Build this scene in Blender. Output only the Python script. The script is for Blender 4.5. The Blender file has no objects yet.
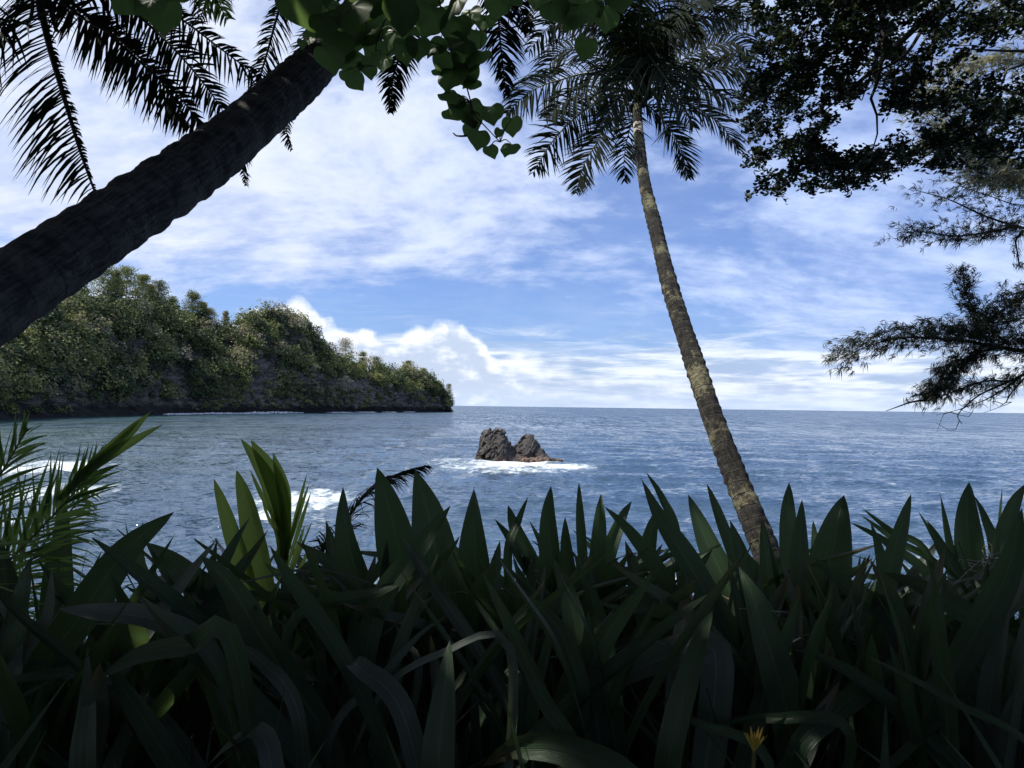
import bpy, math, random
import numpy as np
from mathutils import Vector, Matrix, noise as mnoise
R = math.radians
rng = np.random.default_rng(7)
random.seed(7)
sc = bpy.context.scene
COL = sc.collection

# ------------------------------------------------------------------ camera
EYE = 10.0                      # the sea lies at z = 0
F = 683.0                       # focal length in pixels of a 1024 wide picture
PITCH, ROLL = R(1.87), R(0.75)
cam_d = bpy.data.cameras.new('camera'); cam = bpy.data.objects.new('camera', cam_d); COL.objects.link(cam)
cam_d.sensor_width = 36; cam_d.lens = 36 * F / 1024; cam_d.clip_start = 0.05; cam_d.clip_end = 90000
fwd = Vector((0, math.cos(PITCH), math.sin(PITCH)))
up0 = Vector((0, -math.sin(PITCH), math.cos(PITCH))); r0 = Vector((1, 0, 0))
rt = r0 * math.cos(ROLL) + up0 * math.sin(ROLL); upv = up0 * math.cos(ROLL) - r0 * math.sin(ROLL)
cam.matrix_world = Matrix(((rt.x, upv.x, -fwd.x, 0), (rt.y, upv.y, -fwd.y, 0), (rt.z, upv.z, -fwd.z, EYE), (0, 0, 0, 1)))
sc.camera = cam

# ------------------------------------------------------------------ sun, sky, exposure
SUN_EL, SUN_AZ = R(56), R(-92)        # azimuth from +Y towards +X
sun_d = bpy.data.lights.new('sun', 'SUN'); sun = bpy.data.objects.new('sun', sun_d); COL.objects.link(sun)
sun_d.energy = 4.8; sun_d.angle = R(0.53); sun_d.color = (1.0, 0.95, 0.87)
sdir = Vector((math.sin(SUN_AZ) * math.cos(SUN_EL), math.cos(SUN_AZ) * math.cos(SUN_EL), math.sin(SUN_EL)))
sun.rotation_euler = sdir.to_track_quat('Z', 'Y').to_euler(); sun.location = (0, 0, 60)
sc.view_settings.view_transform = 'Standard'; sc.view_settings.look = 'None'
sc.view_settings.exposure = 0.42; sc.view_settings.gamma = 1; sc.view_settings.use_curve_mapping = False
sc.cycles.use_denoising = True
sc.cycles.max_bounces = 6; sc.cycles.diffuse_bounces = 3; sc.cycles.glossy_bounces = 3
sc.cycles.transmission_bounces = 4; sc.cycles.caustics_reflective = False; sc.cycles.caustics_refractive = False
sc.cycles.sample_clamp_indirect = 4


class NT:
    """tiny helper that writes node maths"""
    def __init__(s, tree): s.t = tree; s.n = tree.nodes; s.l = tree.links
    def new(s, kind, **kw):
        n = s.n.new(kind)
        for k, v in kw.items(): setattr(n, k, v)
        return n
    def put(s, sock, v):
        if isinstance(v, bpy.types.NodeSocket): s.l.new(v, sock)
        elif v is not None:
            try: sock.default_value = v
            except Exception: sock.default_value = tuple(v) + (1,)
    def m(s, op, a, b=None, c=None, clamp=False):
        n = s.new('ShaderNodeMath', operation=op); n.use_clamp = clamp
        s.put(n.inputs[0], a); s.put(n.inputs[1], b)
        if c is not None: s.put(n.inputs[2], c)
        return n.outputs[0]
    def add(s, a, b): return s.m('ADD', a, b)
    def sub(s, a, b): return s.m('SUBTRACT', a, b)
    def mul(s, a, b): return s.m('MULTIPLY', a, b)
    def div(s, a, b): return s.m('DIVIDE', a, b)
    def step(s, x, a, b, lo=0.0, hi=1.0):
        n = s.new('ShaderNodeMapRange', interpolation_type='SMOOTHSTEP'); n.clamp = True
        s.put(n.inputs[0], x); s.put(n.inputs[1], a); s.put(n.inputs[2], b); s.put(n.inputs[3], lo); s.put(n.inputs[4], hi)
        return n.outputs[0]
    def xyz(s, v):
        n = s.new('ShaderNodeSeparateXYZ'); s.l.new(v, n.inputs[0]); return n.outputs
    def vec(s, x, y, z=0.0):
        n = s.new('ShaderNodeCombineXYZ'); s.put(n.inputs[0], x); s.put(n.inputs[1], y); s.put(n.inputs[2], z); return n.outputs[0]
    def noise(s, v, scale, detail=4, rough=.5, dist=0.0, lac=2.0, col=False):
        n = s.new('ShaderNodeTexNoise'); s.put(n.inputs['Vector'], v); s.put(n.inputs['Scale'], scale)
        n.inputs['Detail'].default_value = detail; n.inputs['Roughness'].default_value = rough
        n.inputs['Distortion'].default_value = dist; n.inputs['Lacunarity'].default_value = lac
        return n.outputs['Color' if col else 'Fac']
    def mix(s, f, a, b):
        n = s.new('ShaderNodeMix', data_type='RGBA'); s.put(n.inputs[0], f)
        s.put(n.inputs[6], a if isinstance(a, bpy.types.NodeSocket) else tuple(a) + (1,))
        s.put(n.inputs[7], b if isinstance(b, bpy.types.NodeSocket) else tuple(b) + (1,)); return n.outputs[2]
    def ramp(s, f, stops, interp='LINEAR'):
        n = s.new('ShaderNodeValToRGB'); n.color_ramp.interpolation = interp
        e = n.color_ramp.elements
        while len(e) < len(stops): e.new(0.5)
        for i, (p, c) in enumerate(stops):
            e[i].position = p; e[i].color = (c, c, c, 1) if isinstance(c, (int, float)) else tuple(c) + (1,)
        s.put(n.inputs[0], f); return n.outputs[0]
    def vscale(s, v, sx, sy, sz):
        n = s.new('ShaderNodeVectorMath', operation='MULTIPLY'); s.put(n.inputs[0], v); n.inputs[1].default_value = (sx, sy, sz)
        return n.outputs[0]


HOR = lambda px: 399.6 + 0.0131 * px
def el_of(px, py): return math.atan((HOR(px) - py) / math.hypot(F, px - 512))
def az_of(px): return math.atan((px - 512) / F)

world = bpy.data.worlds.new('World'); sc.world = world; world.use_nodes = True
def build_sky():
    t = world.node_tree; t.nodes.clear(); N = NT(t)
    out = N.new('ShaderNodeOutputWorld'); bg = N.new('ShaderNodeBackground'); t.links.new(bg.outputs[0], out.inputs[0])
    bg.inputs[1].default_value = 0.1
    sky = N.new('ShaderNodeTexSky', sky_type='NISHITA'); sky.sun_disc = False
    sky.sun_elevation = SUN_EL; sky.sun_rotation = SUN_AZ; sky.air_density = 1.0; sky.dust_density = 0.6; sky.ozone_density = 2.0
    tc = N.new('ShaderNodeTexCoord').outputs['Generated']
    x, y, z = N.xyz(tc)
    az = N.m('ARCTAN2', x, y); el = N.m('ARCSINE', z)
    zz = N.m('MAXIMUM', N.add(z, 0.42), 0.1)
    P = N.vec(N.div(x, zz), N.div(y, zz), 0)
    # --- thin broken high cloud, lying on a plane overhead
    warp = N.noise(P, 0.8, 2, .5, col=True)
    wv = N.new('ShaderNodeVectorMath', operation='MULTIPLY_ADD')
    N.put(wv.inputs[0], warp); wv.inputs[1].default_value = (.35, .35, .35); N.put(wv.inputs[2], P)
    W = wv.outputs[0]
    big = N.noise(N.vscale(W, 1.5, 1.9, 1), 1.0, 3, .5)
    fine = N.noise(N.vscale(W, 2.2, 3.2, 1), 2.3, 7, .58)
    mott = N.noise(N.vscale(W, 2.2, 3.4, 1), 6.5, 5, .6)
    rip = N.noise(N.vscale(W, 1.8, 8, 1), 2.0, 5, .55, .4)
    # more cover to the upper left, less in the middle and on the right
    left = N.step(az, R(16), R(-28))
    high = N.step(el, R(8), R(17))
    hole1 = N.mul(N.step(N.m('ABSOLUTE', N.sub(el, R(7.6))), R(3.6), R(0.8)), N.step(N.m('ABSOLUTE', N.add(az, R(8))), R(24), R(6)))
    hole2 = N.mul(N.step(N.m('ABSOLUTE', N.sub(el, R(15.5))), R(4.5), R(1)), N.step(N.m('ABSOLUTE', N.sub(az, R(7))), R(11), R(1)))
    bias = N.add(N.add(N.mul(left, N.mul(high, .17)), N.mul(high, .05)), N.add(N.mul(hole1, -.18), N.mul(hole2, -.09)))
    d = N.add(N.add(N.mul(big, .5), N.mul(fine, .5)), N.add(bias, N.add(N.mul(N.sub(rip, .5), .18), N.mul(N.sub(mott, .5), .16))))
    dens = N.m('MAXIMUM', N.mul(N.step(d, .34, .70), .96), N.step(az, R(-15), R(15), .14, .26))
    body = N.step(N.add(N.mul(fine, .5), N.add(N.mul(rip, .2), N.mul(mott, .3))), .36, .64)
    near_sun = N.step(N.add(N.mul(az, -1.0), N.mul(el, .7)), R(-12), R(40))
    cl_lo = N.mix(near_sun, (3.1, 4.1, 7.0), (4.5, 5.3, 7.3))
    cl_hi = N.mix(near_sun, (4.9, 6.0, 8.5), (6.9, 7.4, 8.5))
    hi_col = N.mix(body, cl_lo, cl_hi)
    # sky blue itself a touch deeper, as the phone shows it
    g = N.new('ShaderNodeVectorMath', operation='MULTIPLY'); N.put(g.inputs[0], sky.outputs[0]); g.inputs[1].default_value = (.58, .74, 1.12)
    c = N.mix(dens, g.outputs[0], hi_col)
    AE = N.vec(az, el, 0)
    # --- low streaks and veil over the horizon
    st = N.noise(N.vscale(AE, 3.2, 26, 1), 1.6, 7, .62, .6)
    lowband = N.step(el, R(8.0), R(1.5))
    dl = N.step(N.add(st, N.mul(lowband, .26)), .50, .74)
    dl = N.mul(dl, N.step(el, R(9.5), R(4)))
    lc = N.mix(N.step(N.noise(N.vscale(AE, 5, 40, 1), 1.5, 5, .6), .38, .6), (3.5, 4.5, 6.4), (7.6, 8.1, 8.9))
    c = N.mix(N.mul(dl, .88), c, lc)
    # --- heaped cumulus bank behind the headland, shrinking towards the right
    prof = [(-60, 345), (150, 322), (225, 316), (270, 304), (296, 298), (312, 306), (330, 320), (350, 328), (375, 333), (405, 334), (426, 324), (444, 313), (464, 314), (478, 328), (490, 350),
            (530, 354), (590, 362), (650, 366), (740, 374), (850, 381), (1024, 386)]
    a0, a1 = az_of(-60), az_of(1024)
    tops = [((az_of(p) - a0) / (a1 - a0), el_of(p, q) / 0.2) for p, q in prof]
    top = N.mul(N.ramp(N.div(N.sub(az, a0), a1 - a0), tops), 0.2)
    n1 = N.noise(AE, 14, 2, .5); n2 = N.noise(AE, 42, 5, .5)
    vor = N.new('ShaderNodeTexVoronoi', feature='SMOOTH_F1'); N.put(vor.inputs['Vector'], AE); vor.inputs['Scale'].default_value = 30; vor.inputs['Smoothness'].default_value = .6
    puff = N.add(N.mul(N.sub(n1, .5), .045), N.add(N.mul(N.sub(n2, .5), .022), N.mul(N.sub(.45, vor.outputs['Distance']), .030)))
    over = N.sub(N.add(top, puff), el)
    soft = N.step(az, R(-4), R(8), .013, .03)
    dc = N.step(over, 0.0, soft)
    # lit tops and grey flat bellies
    lit = N.add(N.mul(N.sub(n2, .5), 2.2), N.add(N.mul(N.sub(N.noise(N.vscale(AE, 12, 34, 1), 1.5, 5, .55), .5), 3.0), N.mul(N.step(over, .045, .004, -.15, 1.0), N.step(n1, .36, .56, .6, 1.05))))
    cc = N.mix(N.step(lit, -.2, .85), (4.6, 5.4, 6.9), (8.3, 8.6, 9.0))
    fade = N.step(az, R(6), R(-4), .30, .97)
    c = N.mix(N.mul(dc, fade), c, cc)
    # haze in the last degree
    c = N.mix(N.step(el, R(2.2), R(0), 0, .55), c, (5.2, 6.3, 8.2))
    # below the horizon the world is dark sea
    c = N.mix(N.step(el, R(-0.3), R(-1.5)), c, (.5, .9, 1.5))
    t.links.new(c, bg.inputs[0])
build_sky()

# ------------------------------------------------------------------ helpers
def pt(px, py, d):
    """world point seen at that pixel, d metres ahead of the camera"""
    a = (px - 512) / F * d; b = (384 - py) / F * d
    p = fwd * d + rt * a + upv * b
    return np.array((p.x, p.y, p.z + EYE))

class MB:
    def __init__(s): s.V = []; s.A = []; s.Q = []; s.T = []; s.n = 0
    def raw(s, V, A, Q=None, T=None):
        V = np.asarray(V, float).reshape(-1, 3); A = np.asarray(A, float).reshape(-1, 3)
        if len(A) == 1: A = np.repeat(A, len(V), 0)
        s.V.append(V); s.A.append(A)
        if Q is not None and len(Q): s.Q.append(np.asarray(Q, int).reshape(-1, 4) + s.n)
        if T is not None and len(T): s.T.append(np.asarray(T, int).reshape(-1, 3) + s.n)
        s.n += len(V)
    def grid(s, P, A, close=False):
        n, m = P.shape[:2]; idx = np.arange(n * m).reshape(n, m)
        if close: idx = np.concatenate([idx, idx[:, :1]], 1)
        q = np.stack([idx[:-1, :-1], idx[:-1, 1:], idx[1:, 1:], idx[1:, :-1]], -1)
        s.raw(P, A, q)
    def build(s, name, mat, parent=None, smooth=True):
        me = bpy.data.meshes.new(name); V = np.concatenate(s.V); A = np.concatenate(s.A)
        Q = np.concatenate(s.Q) if s.Q else np.zeros((0, 4), int); T = np.concatenate(s.T) if s.T else np.zeros((0, 3), int)
        me.vertices.add(len(V)); me.vertices.foreach_set('co', V.ravel())
        me.loops.add(len(Q) * 4 + len(T) * 3); me.loops.foreach_set('vertex_index', np.concatenate([Q.ravel(), T.ravel()]))
        me.polygons.add(len(Q) + len(T))
        tot = np.concatenate([np.full(len(Q), 4), np.full(len(T), 3)]); st = np.concatenate([[0], np.cumsum(tot)[:-1]])
        me.polygons.foreach_set('loop_start', st); me.polygons.foreach_set('loop_total', tot)
        me.polygons.foreach_set('use_smooth', np.full(len(tot), smooth))
        at = me.attributes.new('lv', 'FLOAT_VECTOR', 'POINT'); at.data.foreach_set('vector', A.ravel())
        me.update(calc_edges=True); me.validate(); me.materials.append(mat)
        o = bpy.data.objects.new(name, me); COL.objects.link(o)
        if parent is not None:
            o.parent = parent; o.matrix_parent_inverse = parent.matrix_world.inverted() if False else Matrix.Translation(-parent.location)
        return o

def tag(o, label=None, cat=None, group=None, kind=None):
    if label: o['label'] = label
    if cat: o['category'] = cat
    if group: o['group'] = group
    if kind: o['kind'] = kind
    return o
def thing(name, loc, label, cat, group=None):
    o = bpy.data.objects.new(name, None); COL.objects.link(o); o.location = tuple(loc); o.empty_display_size = .2
    return tag(o, label, cat, group)

nrm = lambda v: v / (np.linalg.norm(v, axis=-1, keepdims=True) + 1e-12)
def spline(P, n):
    """Catmull-Rom through the points, n samples spaced evenly along its length"""
    P = np.asarray(P, float)
    if len(P) == 2: dense = P[0] + (P[1] - P[0]) * np.linspace(0, 1, 40)[:, None]
    else:
        Q = np.vstack([2 * P[0] - P[1], P, 2 * P[-1] - P[-2]]); out = []
        for i in range(1, len(Q) - 2):
            t = np.linspace(0, 1, 24, endpoint=False)[:, None]; a, b, c, d = Q[i - 1:i + 3]
            out.append(.5 * (2 * b + (c - a) * t + (2 * a - 5 * b + 4 * c - d) * t ** 2 + (3 * b - a - 3 * c + d) * t ** 3))
        dense = np.vstack(out + [P[-1:]])
    L = np.concatenate([[0], np.cumsum(np.linalg.norm(np.diff(dense, axis=0), axis=1))])
    s = np.linspace(0, L[-1], n)
    return np.stack([np.interp(s, L, dense[:, k]) for k in range(3)], 1)
def tangents(C): return nrm(np.gradient(C, axis=0))
def frames(C, ref=(0.31, 0.2, 0.93)):
    T = tangents(C); a = np.cross(T, np.asarray(ref, float)); bad = np.linalg.norm(a, axis=1) < .05
    a[bad] = np.cross(T[bad], (1, 0, 0)); S = nrm(a); return T, S, nrm(np.cross(S, T))
def tube(mb, C, rad, seg=8, rnd=0.0, ref=(0.31, 0.2, 0.93), cap=True):
    T, S, B = frames(C, ref); n = len(C); rad = np.broadcast_to(rad, (n,))
    th = np.linspace(0, 2 * np.pi, seg, endpoint=False)
    rr = rad[:, None] * (1 + (rng.normal(0, rnd, (n, seg)) if rnd else 0))
    P = C[:, None] + rr[..., None] * (np.cos(th)[None, :, None] * S[:, None] + np.sin(th)[None, :, None] * B[:, None])
    A = np.zeros((n, seg, 3)); A[..., 0] = th / 6.283; A[..., 1] = np.linspace(0, 1, n)[:, None]; A[..., 2] = .5
    mb.grid(P, A, close=True)
    if cap:
        for e in (0, n - 1):
            k = np.arange(seg); mb.raw(np.vstack([P[e], C[e:e + 1]]), [[0, 0, .5]], None, np.stack([k, (k + 1) % seg, np.full(seg, seg)], 1))

def quads(mb, C, Nn, L, Wd, tint, dirv=None):
    """vectorised ovate leaves: centre, normal, length, width"""
    n = len(C); Nn = nrm(Nn)
    if dirv is None: dirv = rng.normal(0, 1, (n, 3))
    D = dirv - (dirv * Nn).sum(1, keepdims=True) * Nn; D = nrm(D); S = np.cross(Nn, D)
    L = np.broadcast_to(L, (n,))[:, None]; Wd = np.broadcast_to(Wd, (n,))[:, None]; h = -Nn * Wd * .18
    b = C - D * L * .5; t = C + D * L * .5
    V = np.stack([b, C - D * L * .2 + S * Wd * .5 + h, C + D * L * .15 + S * Wd * .42 + h, t, C + D * L * .15 - S * Wd * .42 + h, C - D * L * .2 - S * Wd * .5 + h], 1)
    k = np.arange(n)[:, None] * 6
    Q = np.concatenate([k + np.array([[0, 1, 2, 3]]), k + np.array([[0, 3, 4, 5]])], 0)
    A = np.zeros((n, 6, 3)); A[..., 0] = [0, 1, 1, 0, 1, 1]; A[..., 1] = [0, .3, .65, 1, .65, .3]; A[..., 2] = np.broadcast_to(tint, (n,))[:, None]
    mb.raw(V, A, Q)

# ------------------------------------------------------------------ materials
def mat(name):
    m = bpy.data.materials.new(name); m.use_nodes = True; m.node_tree.nodes.clear(); N = NT(m.node_tree)
    out = N.new('ShaderNodeOutputMaterial'); return m, N, out
def leaf_mat(name, dark, light, rough=.45, trans=.35, veins=0, tcol=None, spec=.4, bump=.25, vary=.6):
    m, N, out = mat(name); a = N.new('ShaderNodeAttribute', attribute_name='lv'); u, v, r = N.xyz(a.outputs['Vector'])
    oi = N.new('ShaderNodeObjectInfo'); geo = N.new('ShaderNodeTexCoord')
    f = N.m('MULTIPLY_ADD', N.sub(N.noise(geo.outputs['Object'], 6, 3), .5), vary, r, clamp=True)
    col = N.mix(f, dark, light)
    P = N.new('ShaderNodeBsdfPrincipled'); P.inputs['Roughness'].default_value = rough; P.inputs['Specular IOR Level'].default_value = spec
    if veins:
        fine = N.step(N.noise(N.vec(N.mul(u, veins * .22), N.mul(v, 1.2), N.mul(r, 40)), 1.0, 4, .7), .35, .65)
        col = N.mix(N.mul(fine, .22), col, tuple(c * 1.7 for c in light)); col = N.mix(N.mul(N.step(N.add(v, N.mul(N.sub(N.noise(geo.outputs['Object'], 25, 3), .5), .1)), .90, .96), N.step(r, .78, .84)), col, (.11, .085, .045))
        mid = N.step(N.m('ABSOLUTE', u), .0, .09, 1, 0); col = N.mix(N.mul(mid, .6), col, tuple(c * 2.0 for c in light))
        spot = N.step(N.noise(geo.outputs['Object'], 38, 4, .6), .62, .72); col = N.mix(N.mul(spot, .25), col, (.07, .06, .025))
        b = N.new('ShaderNodeBump'); b.inputs['Strength'].default_value = bump; b.inputs['Distance'].default_value = .004
        N.put(b.inputs['Height'], fine); N.l.new(b.outputs[0], P.inputs['Normal'])
    N.put(P.inputs['Base Color'], col)
    tr = N.new('ShaderNodeBsdfTranslucent'); tc = tcol or (light[0] * 2.6, light[1] * 2.6, light[2] * 1.2)
    N.put(tr.inputs[0], N.mix(.75, col, tc))
    mx = N.new('ShaderNodeMixShader'); mx.inputs[0].default_value = trans
    N.l.new(P.outputs[0], mx.inputs[1]); N.l.new(tr.outputs[0], mx.inputs[2]); N.l.new(mx.outputs[0], out.inputs[0]); return m
M = {}
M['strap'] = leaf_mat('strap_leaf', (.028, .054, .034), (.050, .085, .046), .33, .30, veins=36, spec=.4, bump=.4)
M['strap_bright'] = leaf_mat('strap_leaf_bright', (.07, .13, .03), (.11, .18, .04), .4, .6, veins=46, tcol=(.42, .52, .10))  # young green; its colour also carries the backlight of the sunlit lily leaves
M['strap_grey'] = leaf_mat('strap_leaf_skylit_weathered', (.06, .08, .07), (.10, .12, .10), .45, .2, veins=36)  # withered grey, and skylight painted as grey on the traced upturned leaves
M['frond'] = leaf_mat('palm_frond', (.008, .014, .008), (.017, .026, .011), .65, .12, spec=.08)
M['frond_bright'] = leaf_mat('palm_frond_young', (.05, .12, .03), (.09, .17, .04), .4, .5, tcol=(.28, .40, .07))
M['hau'] = leaf_mat('heart_leaf', (.045, .085, .028), (.07, .125, .04), .45, .5, tcol=(.18, .30, .07))
M['small'] = leaf_mat('small_leaf', (.014, .028, .015), (.035, .055, .024), .5, .10, spec=.25)
M['needle'] = leaf_mat('needle_foliage', (.028, .038, .026), (.06, .068, .045), .6, .2)
M['needle_pale'] = leaf_mat('needle_foliage_pale', (.13, .13, .10), (.22, .21, .16), .6, .35)  # paler needle colour with the far ironwood's sunlight and haze painted in
M['wood_leaf'] = leaf_mat('woodland_leaf', (.015, .03, .014), (.04, .06, .025), .55, .15)

def forest_mat():
    m, N, out = mat('headland_foliage'); a = N.new('ShaderNodeAttribute', attribute_name='lv'); u, v, r = N.xyz(a.outputs['Vector'])
    col = N.ramp(r, [(0, (.032, .056, .028)), (.3, (.095, .125, .048)), (.55, (.22, .245, .08)), (.75, (.36, .36, .13)), (.88, (.29, .26, .17)), (1, (.46, .42, .29))])
    geo = N.new('ShaderNodeTexCoord')
    col = N.mix(N.step(N.noise(geo.outputs['Object'], .35, 3), .4, .65, 0, .5), col, (.035, .055, .022))
    P = N.new('ShaderNodeBsdfPrincipled'); P.inputs['Roughness'].default_value = .6; P.inputs['Specular IOR Level'].default_value = .25; N.put(P.inputs['Base Color'], col)
    tr = N.new('ShaderNodeBsdfTranslucent'); N.put(tr.inputs[0], col)
    mx = N.new('ShaderNodeMixShader'); mx.inputs[0].default_value = .25
    N.l.new(P.outputs[0], mx.inputs[1]); N.l.new(tr.outputs[0], mx.inputs[2]); N.l.new(mx.outputs[0], out.inputs[0]); return m
M['forest'] = forest_mat()

def solid(name, c1, c2, scale, rough=.85, bump=.5, bscale=None, dist=.02, stretch=(1, 1, 1), extra=None):
    m, N, out = mat(name); tc = N.vscale(N.new('ShaderNodeTexCoord').outputs['Object'], *stretch)
    n = N.noise(tc, scale, 6, .6, .3); col = N.mix(N.step(n, .35, .65), c1, c2)
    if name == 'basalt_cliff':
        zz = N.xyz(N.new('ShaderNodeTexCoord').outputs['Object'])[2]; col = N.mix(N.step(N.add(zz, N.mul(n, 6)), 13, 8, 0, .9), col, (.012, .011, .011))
    if extra and name != 'basalt_cliff':
        ec, es, lo, hi = extra; col = N.mix(N.step(N.noise(tc, es, 5, .65), lo, hi), col, ec)
    P = N.new('ShaderNodeBsdfPrincipled'); P.inputs['Roughness'].default_value = rough; P.inputs['Specular IOR Level'].default_value = .25; N.put(P.inputs['Base Color'], col)
    b = N.new('ShaderNodeBump'); b.inputs['Strength'].default_value = bump; b.inputs['Distance'].default_value = dist
    N.put(b.inputs['Height'], N.noise(tc, bscale or scale * 5, 6, .65)); N.l.new(b.outputs[0], P.inputs['Normal'])
    N.l.new(P.outputs[0], out.inputs[0]); return m
M['bark_dark'] = solid('dark_palm_bark', (.09, .085, .08), (.19, .18, .165), 14, .95, 1.0, 60, .015, extra=((.30, .30, .27), 9, .60, .72))
M['bark'] = solid('palm_bark', (.020, .018, .015), (.065, .056, .043), 7, .95, 1.0, 22, .05, extra=((.22, .20, .10), 1.7, .52, .66))
M['twig'] = solid('twig_bark', (.03, .027, .022), (.07, .06, .05), 12, .9, .5, 60, .004)
M['rachis'] = solid('frond_rib', (.10, .11, .04), (.17, .15, .06), 8, .6, .2)
M['rachis_dark'] = solid('dark_frond_rib', (.035, .04, .02), (.07, .06, .03), 8, .6, .2)
M['soil'] = solid('damp_soil', (.02, .017, .013), (.05, .04, .03), 2, .95, .8, 14, .03)
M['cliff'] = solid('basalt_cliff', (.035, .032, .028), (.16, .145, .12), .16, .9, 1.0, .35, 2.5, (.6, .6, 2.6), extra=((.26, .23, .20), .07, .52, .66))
M['dry'] = solid('dry_plant', (.35, .30, .24), (.55, .5, .42), 20, .8, .3)
M['flower'] = solid('yellow_petal', (.55, .38, .06), (.7, .5, .12), 30, .6, .1)

def trunk_mat(name, c1, c2, lichen, lth, lsc, bd, sk=.7):
    m, N, out = mat(name); a = N.new('ShaderNodeAttribute', attribute_name='lv'); u, ph, L = N.xyz(a.outputs['Vector']); tc = N.new('ShaderNodeTexCoord').outputs['Object']
    wob = N.mul(N.sub(N.noise(tc, 7, 4, .6), .5), .5); fr = N.m('FRACT', N.add(ph, wob)); scar = N.m('MAXIMUM', N.step(fr, .10, .0), N.step(fr, .93, 1.0))
    fib = N.noise(N.vec(N.mul(u, 60), N.mul(L, 5), 0), 1.0, 5, .65, .5); blot = N.noise(tc, 8, 6, .65); grit = N.noise(tc, 55, 5, .7)
    col = N.mix(N.step(N.add(N.mul(fib, .5), N.mul(blot, .5)), .38, .62), c1, c2)
    lm = N.add(N.mul(N.noise(tc, lsc, 4, .6), .6), N.mul(N.noise(tc, lsc * 7, 5, .7), .4)); col = N.mix(N.step(lm, lth - .03, lth + .09, 0, .85), col, lichen)
    col = N.mix(N.mul(scar, sk), col, tuple(c * .35 for c in c1))
    P = N.new('ShaderNodeBsdfPrincipled'); P.inputs['Roughness'].default_value = .95; P.inputs['Specular IOR Level'].default_value = .15; N.put(P.inputs['Base Color'], col)
    b = N.new('ShaderNodeBump'); b.inputs['Strength'].default_value = 1; b.inputs['Distance'].default_value = bd
    N.put(b.inputs['Height'], N.add(N.add(N.mul(scar, -1.5 * sk), N.mul(fib, 1.1)), N.add(grit, N.mul(blot, .8)))); N.l.new(b.outputs[0], P.inputs['Normal']); N.l.new(P.outputs[0], out.inputs[0]); return m
M['bark_dark'] = trunk_mat('dark_palm_bark', (.045, .044, .044), (.15, .145, .14), (.24, .24, .22), .585, 5, .014, .25)
M['bark'] = trunk_mat('palm_bark', (.018, .017, .015), (.065, .060, .052), (.25, .235, .14), .53, 1.7, .03, .4)
def rock_mat():
    m, N, out = mat('wet_basalt'); tc = N.new('ShaderNodeTexCoord').outputs['Object']; x, y, z = N.xyz(tc)
    n = N.noise(tc, .9, 7, .65, .4); col = N.mix(N.step(n, .38, .62), (.014, .012, .011), (.060, .050, .042))
    foot = N.mul(N.step(N.add(z, N.mul(N.noise(tc, 1.2, 4), 1.4)), 2.0, .9), N.step(N.noise(tc, 1.6, 4), .42, .6))
    redside = N.step(x, -6, 6, .35, 1)
    col = N.mix(N.mul(foot, redside), col, (.26, .16, .10))
    pale = N.mul(N.step(z, 3.6, 5.6), N.step(N.noise(tc, 1.5, 5), .5, .62)); col = N.mix(N.mul(pale, .6), col, (.30, .26, .23))
    P = N.new('ShaderNodeBsdfPrincipled'); P.inputs['Roughness'].default_value = .7; N.put(P.inputs['Base Color'], col)
    b = N.new('ShaderNodeBump'); b.inputs['Strength'].default_value = 1; b.inputs['Distance'].default_value = .35
    N.put(b.inputs['Height'], N.noise(tc, 2.6, 7, .7)); N.l.new(b.outputs[0], P.inputs['Normal']); N.l.new(P.outputs[0], out.inputs[0]); return m
M['rock'] = rock_mat()

def foam_mat():
    m, N, out = mat('white_foam'); tc = N.new('ShaderNodeTexCoord').outputs['Object']
    P = N.new('ShaderNodeBsdfPrincipled'); P.inputs['Roughness'].default_value = .8
    N.put(P.inputs['Base Color'], N.mix(N.step(N.noise(tc, .5, 5, .6), .4, .6), (.45, .52, .54), (.85, .87, .88)))
    b = N.new('ShaderNodeBump'); b.inputs['Strength'].default_value = .8; b.inputs['Distance'].default_value = .3; N.put(b.inputs['Height'], N.noise(tc, 2, 5, .6)); N.l.new(b.outputs[0], P.inputs['Normal'])
    N.l.new(P.outputs[0], out.inputs[0]); return m
M['foam'] = foam_mat()

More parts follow.
